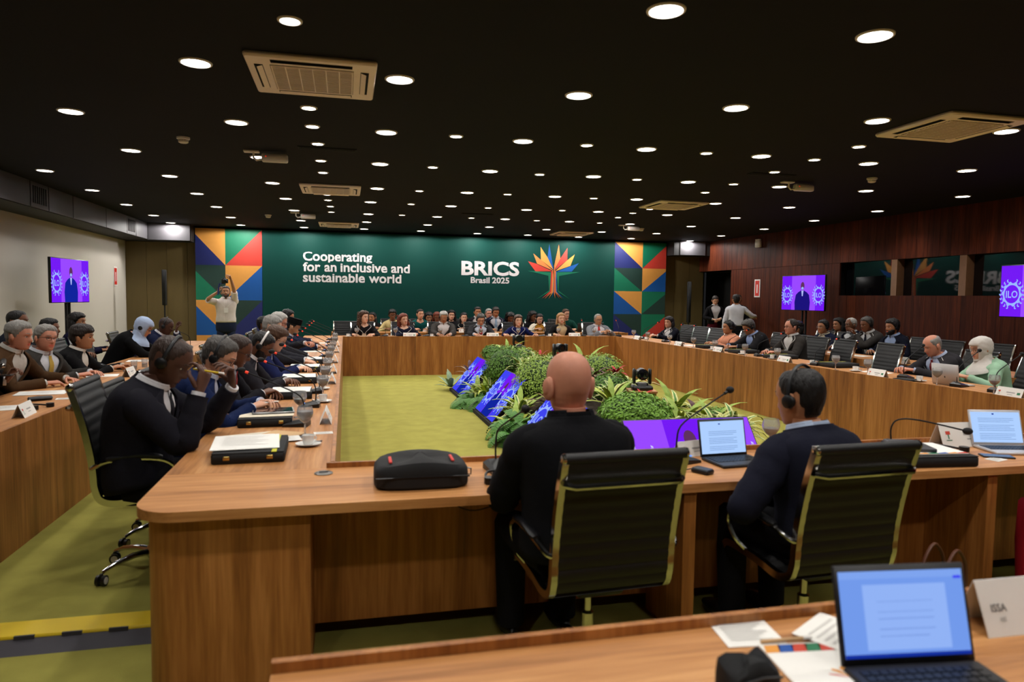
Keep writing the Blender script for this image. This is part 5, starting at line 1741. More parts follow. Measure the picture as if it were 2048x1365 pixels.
def bush(label, x, y, z, rx, ry, rz_, col, n=1500, leaf=.017, flat=.3):
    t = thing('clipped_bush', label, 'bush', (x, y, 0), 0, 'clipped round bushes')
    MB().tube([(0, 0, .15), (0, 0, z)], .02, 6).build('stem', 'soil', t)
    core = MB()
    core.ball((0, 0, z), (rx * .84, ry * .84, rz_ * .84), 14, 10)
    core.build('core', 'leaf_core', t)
    m = MB()
    rnd = random.Random(int(x * 100 + y * 37))
    for k in range(int(n * 2.0)):
        u, a = rnd.uniform(-.75, 1), rnd.uniform(0, 2 * PI)
        c = math.sqrt(max(0, 1 - u * u))
        d = Vector((c * math.cos(a), c * math.sin(a), u))
        rr = 1 + rnd.uniform(-.16, .06) + .05 * math.sin(a * 5 + u * 7)
        p = Vector((d.x * rx * rr, d.y * ry * rr, z + d.z * rz_ * rr))
        nrm = Vector((d.x / rx, d.y / ry, d.z / rz_)).normalized()
        nrm = (nrm + Vector((rnd.uniform(-.5, .5), rnd.uniform(-.5, .5), rnd.uniform(-.2, .7)))).normalized()
        tg = nrm.orthogonal().normalized()
        tg = (Matrix.Rotation(rnd.uniform(0, 6.28), 3, nrm) @ tg)
        b = nrm.cross(tg)
        L_ = leaf * rnd.uniform(.7, 1.4)
        m.add([p - tg * L_ * .2, p + tg * L_ * .5 + b * L_ * .45 + nrm * L_ * .15, p + tg * L_ * 1.3, p + tg * L_ * .5 - b * L_ * .45 + nrm * L_ * .15], [(0, 1, 2, 3)])
    f = m.build('foliage', 'leaf_' + col, t, smooth=False)
    f['kind'] = 'stuff'
    return t

def blade_mesh(name, L_, w, droop, mats, n=6, fold=.25, tip=.05, base=.5):
    """strap leaf that rises and arches over; local +y is outward"""
    m = MB()
    pts = []
    ang, p = 1.15, Vector((0, 0, 0))
    for i in range(n + 1):
        pts.append(p.copy())
        u = i / n
        a = ang - droop * u * u * 1.6 - droop * .25 * u
        p = p + Vector((0, math.cos(a), math.sin(a))) * (L_ / n)
    two = isinstance(mats, (list, tuple))
    rows_ = []
    for i, q in enumerate(pts):
        u = i / n
        ww = w * (base + (1 - base) * sstep(0, .4, u)) * (1 - (1 - tip) * sstep(.55, 1, u))
        rows_.append([q + Vector((-ww, 0, fold * ww)), q + Vector((-ww * .45, 0, fold * ww * .3)), q, q + Vector((ww * .45, 0, fold * ww * .3)), q + Vector((ww, 0, fold * ww))])
    for i in range(n):
        a, b = rows_[i], rows_[i + 1]
        for j in range(4):
            m.mi = (1 if two and j in (1, 2) else 0)
            m.add([a[j], a[j + 1], b[j + 1], b[j]], [(0, 1, 2, 3)])
    return m.mesh(name, mats, True, 180)

def rosette(name, label, cat, x, y, z, meshes, n, tilt=(0.0, .9), scale=(.8, 1.2), group=None, part='leaf', seed=0):
    t = thing(name, label, cat, (x, y, z), 0, group)
    rnd = random.Random(int(x * 131 + y * 17 + seed))
    for k in range(n):
        o = put(part, meshes[k % len(meshes)], t)
        a = k * 2.39996 + rnd.uniform(-.3, .3)
        u = (k + .5) / n
        o.rotation_euler = (-(tilt[0] + (tilt[1] - tilt[0]) * u) + rnd.uniform(-.12, .12), 0, a)
        o.rotation_mode = 'XYZ'
        s = rnd.uniform(*scale)
        o.scale = (s, s, s)
    return t

drac = [blade_mesh('leaf', .32, .020, .95, ['leaf_cream', 'leaf_fern']), blade_mesh('leaf', .38, .021, 1.2, ['leaf_cream', 'leaf_mid']), blade_mesh('leaf', .27, .019, .8, ['leaf_cream', 'leaf_lime'])]
brom = [blade_mesh('leaf', .24, .026, .7, 'leaf_red', tip=.1), blade_mesh('leaf', .18, .024, .5, 'leaf_dkred', tip=.1)]
bromdk = [blade_mesh('leaf', .32, .030, .8, 'leaf_purple', tip=.15), blade_mesh('leaf', .28, .028, .6, 'leaf_pinkgreen', tip=.15)]
broad = [blade_mesh('leaf', .42, .035, .6, 'leaf_broad', tip=.15, base=.6), blade_mesh('leaf', .36, .03, .8, 'leaf_lime', tip=.15, base=.6)]
agav = [blade_mesh('leaf', .34, .04, .4, 'leaf_agave', tip=.04, base=.8, fold=.5), blade_mesh('leaf', .28, .035, .3, 'leaf_agave', tip=.04, base=.8, fold=.5)]
fern = None
def fern_frond(L_):
    m = MB()
    p, a = Vector((0, 0, 0)), 1.1
    n = 16
    for i in range(n):
        u = i / n
        q = p + Vector((0, math.cos(a), math.sin(a))) * (L_ / n)
        w = L_ * .22 * math.sin(PI * min(1, u * .9 + .12)) + .008
        nn = Vector((0, -math.sin(a), math.cos(a)))
        for s in (-1, 1):
            m.add([p, p.lerp(q, .9), p.lerp(q, 1.2) + Vector((s * w, 0, 0)) - nn * w * .25, p.lerp(q, .6) + Vector((s * w, 0, 0)) - nn * w * .25], [(0, 1, 2, 3)])
        p = q
        a -= .12 + .05 * u
    return m.mesh('frond', 'leaf_fern', False)
fern = [fern_frond(.42), fern_frond(.34)]

bush('large round clipped bush behind the far floor screen', 2.30, 9.95, .52, .33, .35, .34, 'box', 2400)
bush('large round clipped bush left of the bald head', 2.36, 8.30, .50, .33, .35, .36, 'boxlight', 2600)
bush('wide flat bush right of the bald man behind the front screen', 2.66, 6.05, .47, .34, .34, .22, 'moss', 2600, .022)
bush('dark low bush beside the nearest camera pedestal', 3.10, 7.75, .50, .27, .26, .17, 'box', 1300)
bush('light green bush at the right rear of the bed', 3.42, 9.0, .60, .30, .3, .22, 'boxlight', 1500)
bush('small bush at the right end of the front screen', 3.50, 6.05, .36, .17, .18, .18, 'box', 900)
bush('small bush at the far left top of the bed', 2.34, 11.15, .66, .17, .17, .13, 'box', 700)
bush('light bush in the middle rear of the bed', 2.72, 10.55, .62, .24, .25, .18, 'boxlight', 1000)
bush('low light bush near the middle camera', 3.15, 10.0, .58, .3, .3, .18, 'boxlight', 1100)
bush('low dark bush filling the bed behind the bald man', 2.95, 8.45, .48, .26, .3, .2, 'box', 900)

spots = [(2.62, 9.35, .52, 24, 'top of the bed beside the large round bush'), (2.75, 9.9, .55, 20, 'middle of the bed under the far camera'), (2.95, 9.45, .55, 18, 'middle of the bed under the middle camera'),
         (2.98, 5.5, .36, 36, 'just behind the front screen, left one'), (3.18, 5.5, .38, 40, 'just behind the front screen, middle one'), (3.40, 5.55, .36, 36, 'just behind the front screen, right one'),
         (1.95, 7.75, .22, 20, 'floor left of the bald man, between two screens'), (2.02, 9.75, .25, 20, 'gap between the two far floor screens'), (2.92, 7.3, .45, 18, 'left of the nearest camera pedestal'), (2.55, 7.5, .4, 18, 'hollow behind the bald head'), (2.50, 9.1, .50, 22, 'left of the middle camera, front one'), (2.45, 9.6, .55, 22, 'between the two large round bushes'), (3.10, 6.3, .38, 22, 'in front of the nearest camera pedestal'), (3.32, 6.5, .36, 20, 'right of the nearest camera pedestal'), (2.2, 5.45, .25, 20, 'left end of the front screen'), (3.3, 7.7, .45, 18, 'right beside the dark low bush'), (3.5, 8.2, .4, 18, 'right flank of the bed')]
for x, y, z, n, w in spots:
    rosette('striped_dracaena', 'striped cream and green grassy plant, ' + w, 'plant', x, y, z, drac, n, (0, 1.0), (.85, 1.35), 'striped grassy plants')
for x, y, z, w in [(3.36, 8.3, .62, 'in front of the light bush, right rear'), (3.02, 6.72, .52, 'on the pedestal of the nearest camera'), (2.45, 10.7, .62, 'at the far left top'), (2.86, 10.1, .66, 'under the far camera')]:
    rosette('red_bromeliad', 'bright red star-shaped bromeliad ' + w, 'plant', x, y, z, brom, 16, (.1, 1.2), (.6, .9), 'red bromeliads')
for x, y, z, w in [(3.36, 6.1, .34, 'behind the front screen'), (3.05, 8.35, .55, 'left of the light bush at right rear'), (2.0, 11.3, .3, 'at the far left corner'), (2.3, 7.6, .32, 'under the bush left of the bald head')]:
    rosette('dark_bromeliad', 'dark purple leaved bromeliad ' + w, 'plant', x, y, z, bromdk, 14, (.05, .95), (.8, 1.2), 'dark bromeliads')
for x, y, z, w in [(1.92, 7.65, .16, 'left of the bald man'), (2.0, 7.9, .22, 'leaning over the middle floor screen'), (1.80, 7.3, .12, 'at the floor left of the bald man'), (1.86, 9.85, .14, 'at the foot of the far floor screen'), (3.36, 5.95, .38, 'behind the right end of the front screen'), (3.02, 5.85, .4, 'behind the middle of the front screen'), (3.2, 6.35, .42, 'right of the nearest camera pedestal'), (2.62, 11.2, .62, 'at the far top of the bed'), (1.93, 9.6, .18, 'between the far floor screens'), (3.28, 9.3, .6, 'at the right rear'), (2.8, 7.0, .42, 'left beside the nearest camera')]:
    rosette('broad_leaf_plant', 'lime green broad strap-leaved plant ' + w, 'plant', x, y, z, broad, 14, (.05, .95), (.75, 1.2), 'broad-leaved plants')
rosette('agave', 'pale grey-green agave at the far left corner of the bed', 'plant', 1.72, 11.55, .05, agav, 14, (.1, 1.1), (.8, 1.2))
for x, y, z, w in [(1.80, 7.45, .12, 'in front of the middle floor screen'), (1.72, 7.15, .08, 'lowest, at the carpet left of the bald man'), (1.70, 9.75, .08, 'at the carpet between the far screens'), (1.84, 7.3, .20, 'beside the half hidden floor screen'), (1.86, 9.95, .14, 'in the gap before the far floor screen'), (1.9, 9.45, .14, 'beside the middle floor screen, far side')]:
    rosette('fern', 'green feathery fern ' + w, 'plant', x, y, z, fern, 16, (.1, 1.0), (.8, 1.2), 'ferns along the bed', 'frond')
# spikes and small flowers
for x, y, z, w in [(2.86, 9.2, .72, 'above the striped plants, left'), (2.98, 9.35, .68, 'above the striped plants, right')]:
    t = thing('flower_spike', 'slim dark red flower spike ' + w, 'flower', (x, y, z))
    MB().tube([(0, 0, -.1), (0, 0, .02), (0, 0, .1), (0, 0, .17)], [.008, .02, .017, .004], 8).build('spike', 'leaf_red', t)
    MB().tube([(0, 0, -.35), (0, 0, -.08)], .006, 6).build('stalk', 'leaf_mid', t)
def orchid(x, y, z, col, w):
    t = thing('flower_cluster', w, 'flower', (x, y, z))
    MB().tube([(0, 0, -.2), (0, 0, .02)], .005, 6).build('stalk', 'leaf_mid', t)
    rnd = random.Random(int(x * 77))
    for k in range(9):
        q = MB()
        c = Vector((rnd.uniform(-.05, .05), rnd.uniform(-.05, .05), rnd.uniform(-.03, .08)))
        for j in range(5):
            a = j * 2 * PI / 5
            d = Vector((math.cos(a), -.4, math.sin(a)))
            q.add([c, c + d * .02 + Vector((0, 0, .006)), c + d * .034, c + d * .02 - Vector((.006, 0, 0))], [(0, 1, 2, 3)])
        q.build('blossom', 'leaf_' + col, t, smooth=False)
orchid(2.13, 10.2, .62, 'yellow', 'small orange flowers beside the far floor screen')
orchid(2.58, 8.1, .40, 'yellow', 'bright yellow flowers left of the bald head')
# ================================================================ things on the tables
mat('print_grey', (168, 166, 162), 0.8)
mat('kraft', (206, 168, 122), 0.8, var=0.06)
mat('print_faint', (206, 203, 197), 0.8)
mat('print_mid', (112, 108, 104), 0.8)
def cleanp(s):
    return s
GOB_OUT = [(.0001, 0), (.034, 0), (.034, .002), (.008, .006), (.0045, .012), (.004, .07), (.008, .078), (.024, .092), (.036, .112), (.040, .132), (.038, .152), (.0335, .168)]
GOB_IN = [(.0325, .168), (.0368, .152), (.0388, .132), (.0348, .113), (.023, .095), (.0001, .083)]
gob_m = MB().lathe(GOB_OUT + GOB_IN, 20).mesh('bowl', 'glass', True, 60)
wat_m = MB().lathe([(.0001, .0835), (.0226, .0955), (.0344, .1135), (.0384, .132), (.0378, .142), (.0001, .142)], 20).mesh('water', 'water', True, 60)
wat_lo = MB().lathe([(.0001, .0835), (.0226, .0955), (.0344, .1135), (.0365, .120), (.0001, .120)], 20).mesh('water', 'water', True, 60)
USED = {}
def uniq(lb):
    """second and later things with the same words get their order said"""
    n = USED.get(lb, 0)
    USED[lb] = n + 1
    return lb if n == 0 else '%s, %s one' % (lb, ['second', 'third', 'fourth', 'fifth'][n - 1])
def goblet(x, y, who, low=False, z=TZ):
    t = thing('water_goblet', uniq('stemmed water glass before ' + who), 'glass', (x, y, z), random.uniform(0, 6), 'stemmed water glasses')
    t.scale = (1.18, 1.18, 1.06)
    put('bowl', gob_m, t)
    put('water', wat_lo if low else wat_m, t)
cup_m = MB().lathe([(.0001, .002), (.022, .002), (.027, .01), (.031, .03), (.033, .055), (.0315, .055), (.029, .03), (.024, .012), (.0001, .008)], 18).mesh('cup', 'porcelain', True, 50)
cup_h = MB().tube([(.031, 0, .045), (.045, 0, .046), (.05, 0, .034), (.045, 0, .022), (.029, 0, .018)], .0035, 6).mesh('handle', 'porcelain')
sau_m = MB().lathe([(.0001, .003), (.03, .003), (.05, .008), (.068, .014), (.0685, .016), (.05, .011), (.03, .006), (.0001, .006)], 24).mesh('saucer', 'porcelain', True, 50)
spoon_m = MB().tube([(-.05, .045, .018), (0, .05, .015), (.04, .052, .014), (.055, .052, .014)], [.002, .002, .003, .007], 6).mesh('spoon', 'steel')
def coffee(x, y, who, z=TZ):
    rz = random.uniform(0, 6)
    t = thing('saucer', uniq('white saucer before ' + who), 'saucer', (x, y, z), rz, 'coffee saucers')
    put('plate', sau_m, t)
    c = thing('coffee_cup', uniq('white coffee cup before ' + who), 'cup', (x, y, z + .006), rz + 1, 'coffee cups')
    put('body', cup_m, c)
    put('handle', cup_h, c)
    s = put('teaspoon', spoon_m, None, (x, y, z + .004), (0, 0, rz))
    tag(s, uniq('steel teaspoon before ' + who), 'spoon', 'teaspoons')
# conference microphones
mb_ = MB()
mb_.loft([[(-.055, -.075, 0), (.055, -.075, 0), (.055, .075, 0), (-.055, .075, 0)], [(-.055, -.075, .012), (.055, -.075, .012), (.055, .075, .03), (-.055, .075, .03)],
          [(-.04, -.06, .02), (.04, -.06, .02), (.035, .05, .05), (-.035, .05, .05)]], True, True, True)
mic_base = mb_.mesh('base', 'black_plastic', True, 30)
mic_led = MB().box(-.014, .014, -.052, -.032, .0275, .031).mesh('button', 'blue_led', False)
mic_neck = MB().tube(smooth_path([(0, .045, .045), (0, .047, .11), (0, .02, .19), (0, -.12, .26), (0, -.30, .335)], 4), .0045, 6).mesh('gooseneck', 'black_matte')
mic_ring = MB().tube([(0, -.298, .334), (0, -.315, .341)], .0085, 10).mesh('light_ring', 'red_led')
mic_ring0 = MB().tube([(0, -.298, .334), (0, -.315, .341)], .0085, 10).mesh('light_ring', 'black_plastic')
mic_head = MB().ball((0, -.338, .351), (.019, .026, .019), 12, 8).mesh('foam_head', 'black_matte')
mic_neck_lo = MB().tube(smooth_path([(0, .045, .045), (0, .047, .12), (0, .01, .165), (0, -.10, .165), (0, -.34, .115)], 4), .0045, 6).mesh('gooseneck', 'black_matte')
mic_head_lo = MB().ball((0, -.365, .11), (.02, .028, .02), 12, 8).mesh('foam_head', 'black_matte')
def mic(x, y, rz, who, red=True, lo=False, z=TZ):
    """leans along local -y"""
    t = thing('desk_microphone', uniq('black gooseneck microphone before ' + who), 'microphone', (x, y, z), rz, 'gooseneck microphones')
    b = put('base', mic_base, t)
    put('button', mic_led, b)
    put('gooseneck', mic_neck_lo if lo else mic_neck, t)
    if not lo:
        put('light_ring', mic_ring if red else mic_ring0, t)
    put('foam_head', mic_head_lo if lo else mic_head, t)
# folded name cards
def card_parts(w, h, lines, logo=True):
    d = h * .42
    m = MB()
    th = .0012
    for s in (-1, 1):
        m.prism([(-w / 2, 0), (w / 2, 0), (w / 2, 1), (-w / 2, 1)], lambda x, k, s=s: (x, s * d * (1 - k), h * k), lambda x, k, s=s: (x, s * (d * (1 - k) + th), h * k + th * .4))
    sheet = m.mesh('folded_sheet', 'paper', False)
    return sheet, d
CARD, CD = card_parts(.25, .088, 2)
CARDP, _ = card_parts(.25, .088, 2)
def bars(w, h, d, rows_, m_name):
    m = MB()
    for x0, x1, k0, k1 in rows_:
        m.add([(x0 * w, -d * (1 - k0) - .0022, h * k0), (x1 * w, -d * (1 - k0) - .0022, h * k0), (x1 * w, -d * (1 - k1) - .0022, h * k1), (x0 * w, -d * (1 - k1) - .0022, h * k1)], [(0, 1, 2, 3)])
    return m.mesh('print', m_name, False)
CARD_TXT = bars(.25, .088, CD, [(-.10, .22, .48, .58), (-.05, .15, .30, .35)], 'print_grey')
CARD_RED = bars(.25, .088, CD, [(-.41, -.33, .52, .66)], 'print_red')
CARD_STEM = bars(.25, .088, CD, [(-.38, -.36, .34, .52), (-.42, -.32, .27, .30)], 'print_green')
CARD_FLAG = bars(.25, .088, CD, [(.30, .42, .38, .60)], 'print_green')
def name_card(x, y, rz, who, flag=False, z=TZ, s=1.0):
    """printed face looks along local -y"""
    t = thing('name_card', uniq('white folded name card before ' + who), 'name card', (x, y, z), rz, 'folded name cards')
    t.scale = (s, s, s)
    q = put('folded_sheet', CARD, t)
    put('name_print', CARD_TXT, q)
    put('logo_print', CARD_RED, q)
    put('logo_print', CARD_STEM, q)
    if flag:
        put('flag_print', CARD_FLAG, q)
# black document cases
case_m = MB().cbox(0, 0, .026, .34, .42, .052, .008).mesh('case_body', 'black_matte')
lid_m = MB().cbox(0, 0, .053, .335, .415, .004, .0015).mesh('case_lid', 'black_matte')
clasp_m = MB().cbox(0, 0, 0, .03, .006, .02, .002).mesh('clasp', 'brass')
strap_m = MB().box(-.012, .012, -.211, .211, .0535, .056).mesh('strap', 'strap_yellow', False)
def doc_case(x, y, rz, who, strap=False, s=1.0):
    t = thing('document_case', uniq('flat black document case before ' + who), 'case', (x, y, TZ), rz, 'black document cases')
    t.scale = (s, s, 1)
    put('case_body', case_m, t)
    put('case_lid', lid_m, t)
    for q in (-.1, .1):
        put('clasp', clasp_m, t, (q, -.211, .03))
    if strap:
        put('strap', strap_m, t, (.12, 0, 0))
    return t
def sheets(x, y, rz, w, h, label, z=TZ, n=1, m_='paper', bend=0.0):
    """a stack of paper, a little fanned"""
    t = thing('paper_stack' if n > 1 else 'paper_sheet', uniq(label), 'paper', (x, y, z), rz, 'papers on the tables')
    for k in range(n):
        m = MB()
        m.box(-w / 2, w / 2, -h / 2, h / 2, .0008 + k * .0012, .0018 + k * .0012)
        o = m.build('sheet', m_, t, (random.uniform(-.006, .006) * k, random.uniform(-.006, .006) * k, 0), False)
        o.rotation_euler = (0, 0, random.uniform(-.04, .04) * (k > 0))
    m = MB()
    for k in range(7):
        yy = h * (.36 - k * .1)
        m.add([(-w * .38, yy, .002 + n * .0012), (w * (.36 - .1 * (k % 3)), yy, .002 + n * .0012), (w * (.36 - .1 * (k % 3)), yy - .006, .002 + n * .0012), (-w * .38, yy - .006, .002 + n * .0012)], [(0, 1, 2, 3)])
    if m_ != 'kraft':
        q = m.build('printed_lines', 'print_faint', t, None, False)
        q['kind'] = 'stuff'
    return t
def phone(x, y, rz, label, z=TZ):
    t = thing('mobile_phone', uniq(label), 'phone', (x, y, z), rz)
    MB().cbox(0, 0, .0045, .075, .155, .009, .003).build('body', 'black_plastic', t)
    MB().box(-.033, .033, -.072, .072, .009, .0093).build('glass', 'glass_dark', t, None, False)
def pen(x, y, rz, label, z=TZ, col='kraft'):
    t = thing('pen', uniq(label), 'pen', (x, y, z + .0055), rz)
    MB().tube([(-.06, 0, 0), (.05, 0, 0)], .005, 8).build('barrel', col, t)
    MB().tube([(.05, 0, 0), (.075, 0, 0)], [.0055, .002], 8).build('cap', 'white_plastic', t)
def headset(x, y, rz, label, z=TZ):
    t = thing('headset', uniq(label), 'headset', (x, y, z), rz, 'spare headsets')
    MB().tube([(.07 * math.cos(PI * k / 12), .13 * math.sin(PI * k / 12), .012 + .01 * math.sin(PI * k / 12)) for k in range(13)], .006, 7).build('headband', 'black_plastic', t)
    for s in (-1, 1):
        MB().tube([(s * .07, -.005, .004), (s * .07, -.005, .03)], .026, 12).build('ear_cup', 'black_plastic', t)

# ---- left table
for i, (x, y, k) in enumerate([(-.23, 4.19, 'M1'), (-.30, 4.86, 'M2'), (-.18, 5.81, 'M3'), (-.18, 6.56, 'M4'), (-.18, 7.42, 'M5'), (-.18, 8.33, 'M6'), (-.18, 9.24, 'M7'), (-.17, 10.17, 'M10'), (-.16, 11.2, 'M8'), (-.17, 12.2, 'M9')]):
    goblet(x, y, OWN[k], i % 3 == 1)
for x, y, k in [(-.20, 3.93, 'M1'), (-.17, 5.52, 'M3'), (-.20, 6.27, 'M4'), (-.2, 7.1, 'M5'), (-.2, 8.05, 'M6'), (-.2, 9.0, 'M7'), (-.2, 10.9, 'M8')]:
    coffee(x, y, OWN[k])
for x, y, k in [(-.30, 4.55, 'M1'), (-.26, 5.3, 'M2'), (-.26, 6.05, 'M3'), (-.26, 6.85, 'M4'), (-.26, 7.75, 'M5'), (-.26, 8.65, 'M6'), (-.26, 9.6, 'M7'), (-.26, 10.5, 'M10'), (-.26, 11.5, 'M8'), (-.26, 12.4, 'M9'), (-.26, 13.2, 'F1')]:
    mic(x, y, -PI / 2 - .15 + random.uniform(-.1, .1), OWN[k] if k != 'F1' else 'the empty far end of the left table')
for x, y, k in [(-.125, 4.68, 'M1'), (-.125, 6.75, 'M4'), (-.125, 7.62, 'M5'), (-.125, 8.8, 'M6'), (-.125, 10.4, 'M10'), (-.125, 11.6, 'M8')]:
    name_card(x, y, PI / 2, OWN[k])
doc_case(-.47, 3.77, .03, OWN['M1'], True, 1.0)
sheets(-.50, 3.80, .06, .30, .36, 'stack of white pages on the nearest black document case', TZ + .056, 5)
sheets(-.52, 4.22, .35, .34, .24, 'ivory page lying open beyond the nearest document case', n=2, m_='paper_ivory')
sheets(-.36, 4.27, -.5, .22, .16, 'brown envelope beside the ivory page', TZ + .004, 1, 'kraft')
sheets(-.36, 4.10, .2, .22, .14, 'pale note sheet between envelope and document case', TZ + .008, 1)
sheets(-.13, 4.28, .1, .11, .07, 'small white slip beside the nearest goblet', n=1)
phone(-.60, 4.10, 1.2, 'dark phone lying on papers near the pen-holding man', TZ + .006)
doc_case(-.50, 4.72, .06, OWN['M2'], False, .95)
sheets(-.50, 4.72, .1, .32, .28, 'printed pages on the case of the bright navy suit', TZ + .056, 3, 'paper_ivory')
t = thing('tablet', 'grey tablet lying on pages before the bright navy suit', 'tablet', (-.46, 4.75, TZ + .062), .12)
MB().cbox(0, 0, .006, .26, .19, .011, .003).build('body', 'steel', t)
MB().box(-.12, .12, -.086, .086, .0116, .012).build('glass', 'glass_dark', t, None, False)
sheets(-.50, 4.93, .6, .11, .07, 'small white card held by the man in bright navy', TZ + .10, 1)
for y, k in [(5.72, 'M3'), (6.72, 'M4'), (7.7, 'M5'), (8.6, 'M6')]:
    doc_case(-.42, y + .16, .05, OWN[k], k == 'M5', .9)
    sheets(-.43, y + .16, .02, .3, .3, 'open pages on the case before ' + OWN[k], TZ + .056, 2)
for y, k in [(9.5, 'M7'), (10.5, 'M10'), (11.4, 'M8'), (12.3, 'M9')]:
    sheets(-.45, y, .1, .3, .22, 'white pages before ' + OWN[k], n=2)
phone(-.34, 7.22, .4, 'black phone near the hands of the blue jacket')
# pen in the raised hand
_w, _d = PEOPLE['M1']['hands']['r']
_l = PEOPLE['M1']['loc'] + PEOPLE['M1']['R'] @ (_w + _d * .12)
t = put('pencil', None, None, _l + Vector((.02, -.02, 0)), (0, .12, -.35))
tag(t, 'yellow pencil with white end between the fingers of the bowing man', 'pencil')
MB().tube([(-.09, 0, 0), (.055, 0, 0)], .005, 8).build('barrel', 'ramp_yellow', t)
MB().tube([(.055, 0, 0), (.085, 0, 0)], .0055, 8).build('end', 'white_plastic', t)

# ---- right table
RW = [(5.81, 13.42, 'R0'), (5.75, 12.6, 'R0'), (5.75, 11.65, 'R1'), (5.80, 10.85, 'R2'), (5.77, 10.08, 'R2'), (5.76, 9.2, 'R3'), (5.75, 8.39, 'R3'), (5.74, 7.21, 'R9'), (5.75, 6.69, 'R9'), (5.74, 5.73, 'R10'), (5.74, 5.1, 'R10')]
for i, (x, y, k) in enumerate(RW):
    goblet(x, y, OWN[k], i % 2 == 0)
for x, y, k in [(5.9, 13.0, 'R0'), (5.87, 10.34, 'R2'), (5.86, 9.43, 'R3'), (5.85, 8.65, 'R3'), (5.89, 7.84, 'R9'), (5.87, 7.03, 'R9'), (5.83, 6.04, 'R10')]:
    coffee(x, y, OWN[k])
for x, y, k in [(5.69, 12.95, 'R0'), (5.68, 11.15, 'R1'), (5.70, 9.85, 'R2'), (5.70, 8.15, 'R3'), (5.70, 6.48, 'R9'), (5.70, 4.9, 'R10')]:
    name_card(x, y, -PI / 2, OWN[k], True)
for x, y, k in [(6.0, 13.3, 'R0'), (6.0, 12.3, 'R0'), (6.0, 11.75, 'R1'), (6.0, 10.0, 'R2'), (5.95, 9.1, 'R3'), (5.9, 7.75, 'R9'), (5.92, 6.32, 'R9'), (5.9, 5.62, 'R10'), (5.9, 5.2, 'R10')]:
    mic(x, y, PI / 2 + random.uniform(-.2, .35), OWN[k], y > 7)
for x, y, k in [(6.05, 10.75, 'R2'), (6.05, 9.7, 'R3'), (6.05, 8.75, 'R3'), (6.05, 7.55, 'R9')]:
    doc_case(x, y, PI / 2, OWN[k], True, .9)
sheets(6.0, 11.4, .1, .22, .3, 'white pages before the woman in peach sari', n=2)
sheets(6.05, 6.9, .4, .22, .3, 'white pages under the hands of the bald writing man', n=2)
sheets(6.05, 13.7, .2, .22, .3, 'white pages before the woman in the far right corner', n=2)
t = thing('notebook', 'closed dark notebook beside the silver laptop, right table', 'notebook', (5.78, 6.15, TZ), .2)
MB().cbox(0, 0, .009, .16, .22, .018, .003).build('cover', 'black_matte', t)
MB().box(-.078, .076, -.107, .107, .004, .014).build('pages', 'paper', t, None, False)

# laptops: hinge at local y = 0, keyboard towards local -y, lid leaning back
def laptop(x, y, rz, label, w, d, body, lid_ang, scr, text=None, back_logo=False, z=TZ):
    t = thing('laptop', label, 'laptop', (x, y, z), rz)
    bs_ = MB().cbox(0, -d / 2, .008, w, d, .015, .004).build('keyboard_base', body, t)
    km = MB()
    for i in range(5):
        for j in range(13):
            kx, ky = -w * .44 + (j + .5) * w * .88 / 13, -.035 - i * d * .105
            km.box(kx - w * .028, kx + w * .028, ky - d * .04, ky + d * .04, .0155, .018)
    ko = km.build('keys', 'black_plastic', bs_, None, False)
    ko['kind'] = 'stuff'
    MB().box(-w * .16, w * .16, -d * .95, -d * .68, .0155, .0162).build('touchpad', body, bs_, None, False)
    m = MB()
    m.M = Matrix.Translation((0, 0, .012)) @ Matrix.Rotation(lid_ang, 4, 'X')
    h = d * .98
    m.cbox(0, .005, h / 2, w, .009, h, .003)
    lid = m.build('lid', body, t)
    m = MB()
    m.M = Matrix.Translation((0, 0, .012)) @ Matrix.Rotation(lid_ang, 4, 'X')
    bz = .04 * h
    yy = -.0005
    m.add([(-w * .47, yy, bz * 2), (w * .47, yy, bz * 2), (w * .47, yy, h - bz * 1.6), (-w * .47, yy, h - bz * 1.6)], [(0, 1, 2, 3)])
    m.build('display', scr, lid, None, False)
    if text:
        for k, (x0, x1, z0, z1, mm) in enumerate(text):
            q = MB()
            q.M = Matrix.Translation((0, 0, .012)) @ Matrix.Rotation(lid_ang, 4, 'X')
            q.add([(x0 * w, yy - .0006 - .0002 * (k % 2), z0 * h), (x1 * w, yy - .0006 - .0002 * (k % 2), z0 * h), (x1 * w, yy - .0006 - .0002 * (k % 2), z1 * h), (x0 * w, yy - .0006 - .0002 * (k % 2), z1 * h)], [(0, 1, 2, 3)])
            q.build('screen_area', mm, lid, None, False)
    return t
emit('lap_blue', (110, 148, 226), 1.0)
emit('lap_page', (140, 172, 236), 1.0)
emit('lap_line', (96, 126, 200), 1.0)
emit('lap_bar', (122, 158, 230), 1.0)
emit('lap_task', (20, 46, 150), 1.0)
emit('tab_page', (168, 200, 246), 1.0)
emit('tab_line', (110, 138, 190), 1.0)
def doc_lines(page, line, n, x0, x1, z0, z1):
    out = []
    for k in range(n):
        zz = z1 - (z1 - z0) * (k + .5) / n
        if k % 5 == 3:
            continue
        out.append((x0, x1 - (.12 if k % 3 == 2 else 0) * (x1 - x0), zz - .006, zz + .006, line))
    return out
mat('laptop_silver', (196, 192, 190), 0.35, 0.3, var=0.03)
mat('laptop_grey', (70, 70, 74), 0.4, 0.2, var=0.05)
mat('laptop_black', (30, 30, 33), 0.45, var=0.08)
# foreground laptop
laptop(1.24, 1.27, -.125, 'open laptop with blue document screen on the foreground table', .325, .222, 'laptop_black', -.26, 'lap_blue',
       [(-.47, .47, .86, .935, 'lap_bar'), (-.3, .33, .15, .80, 'lap_page'), (-.47, .47, .078, .115, 'lap_task'), (.40, .46, .84, .87, 'tv_blue')] + doc_lines(None, 'lap_line', 14, -.2, .22, .2, .68))
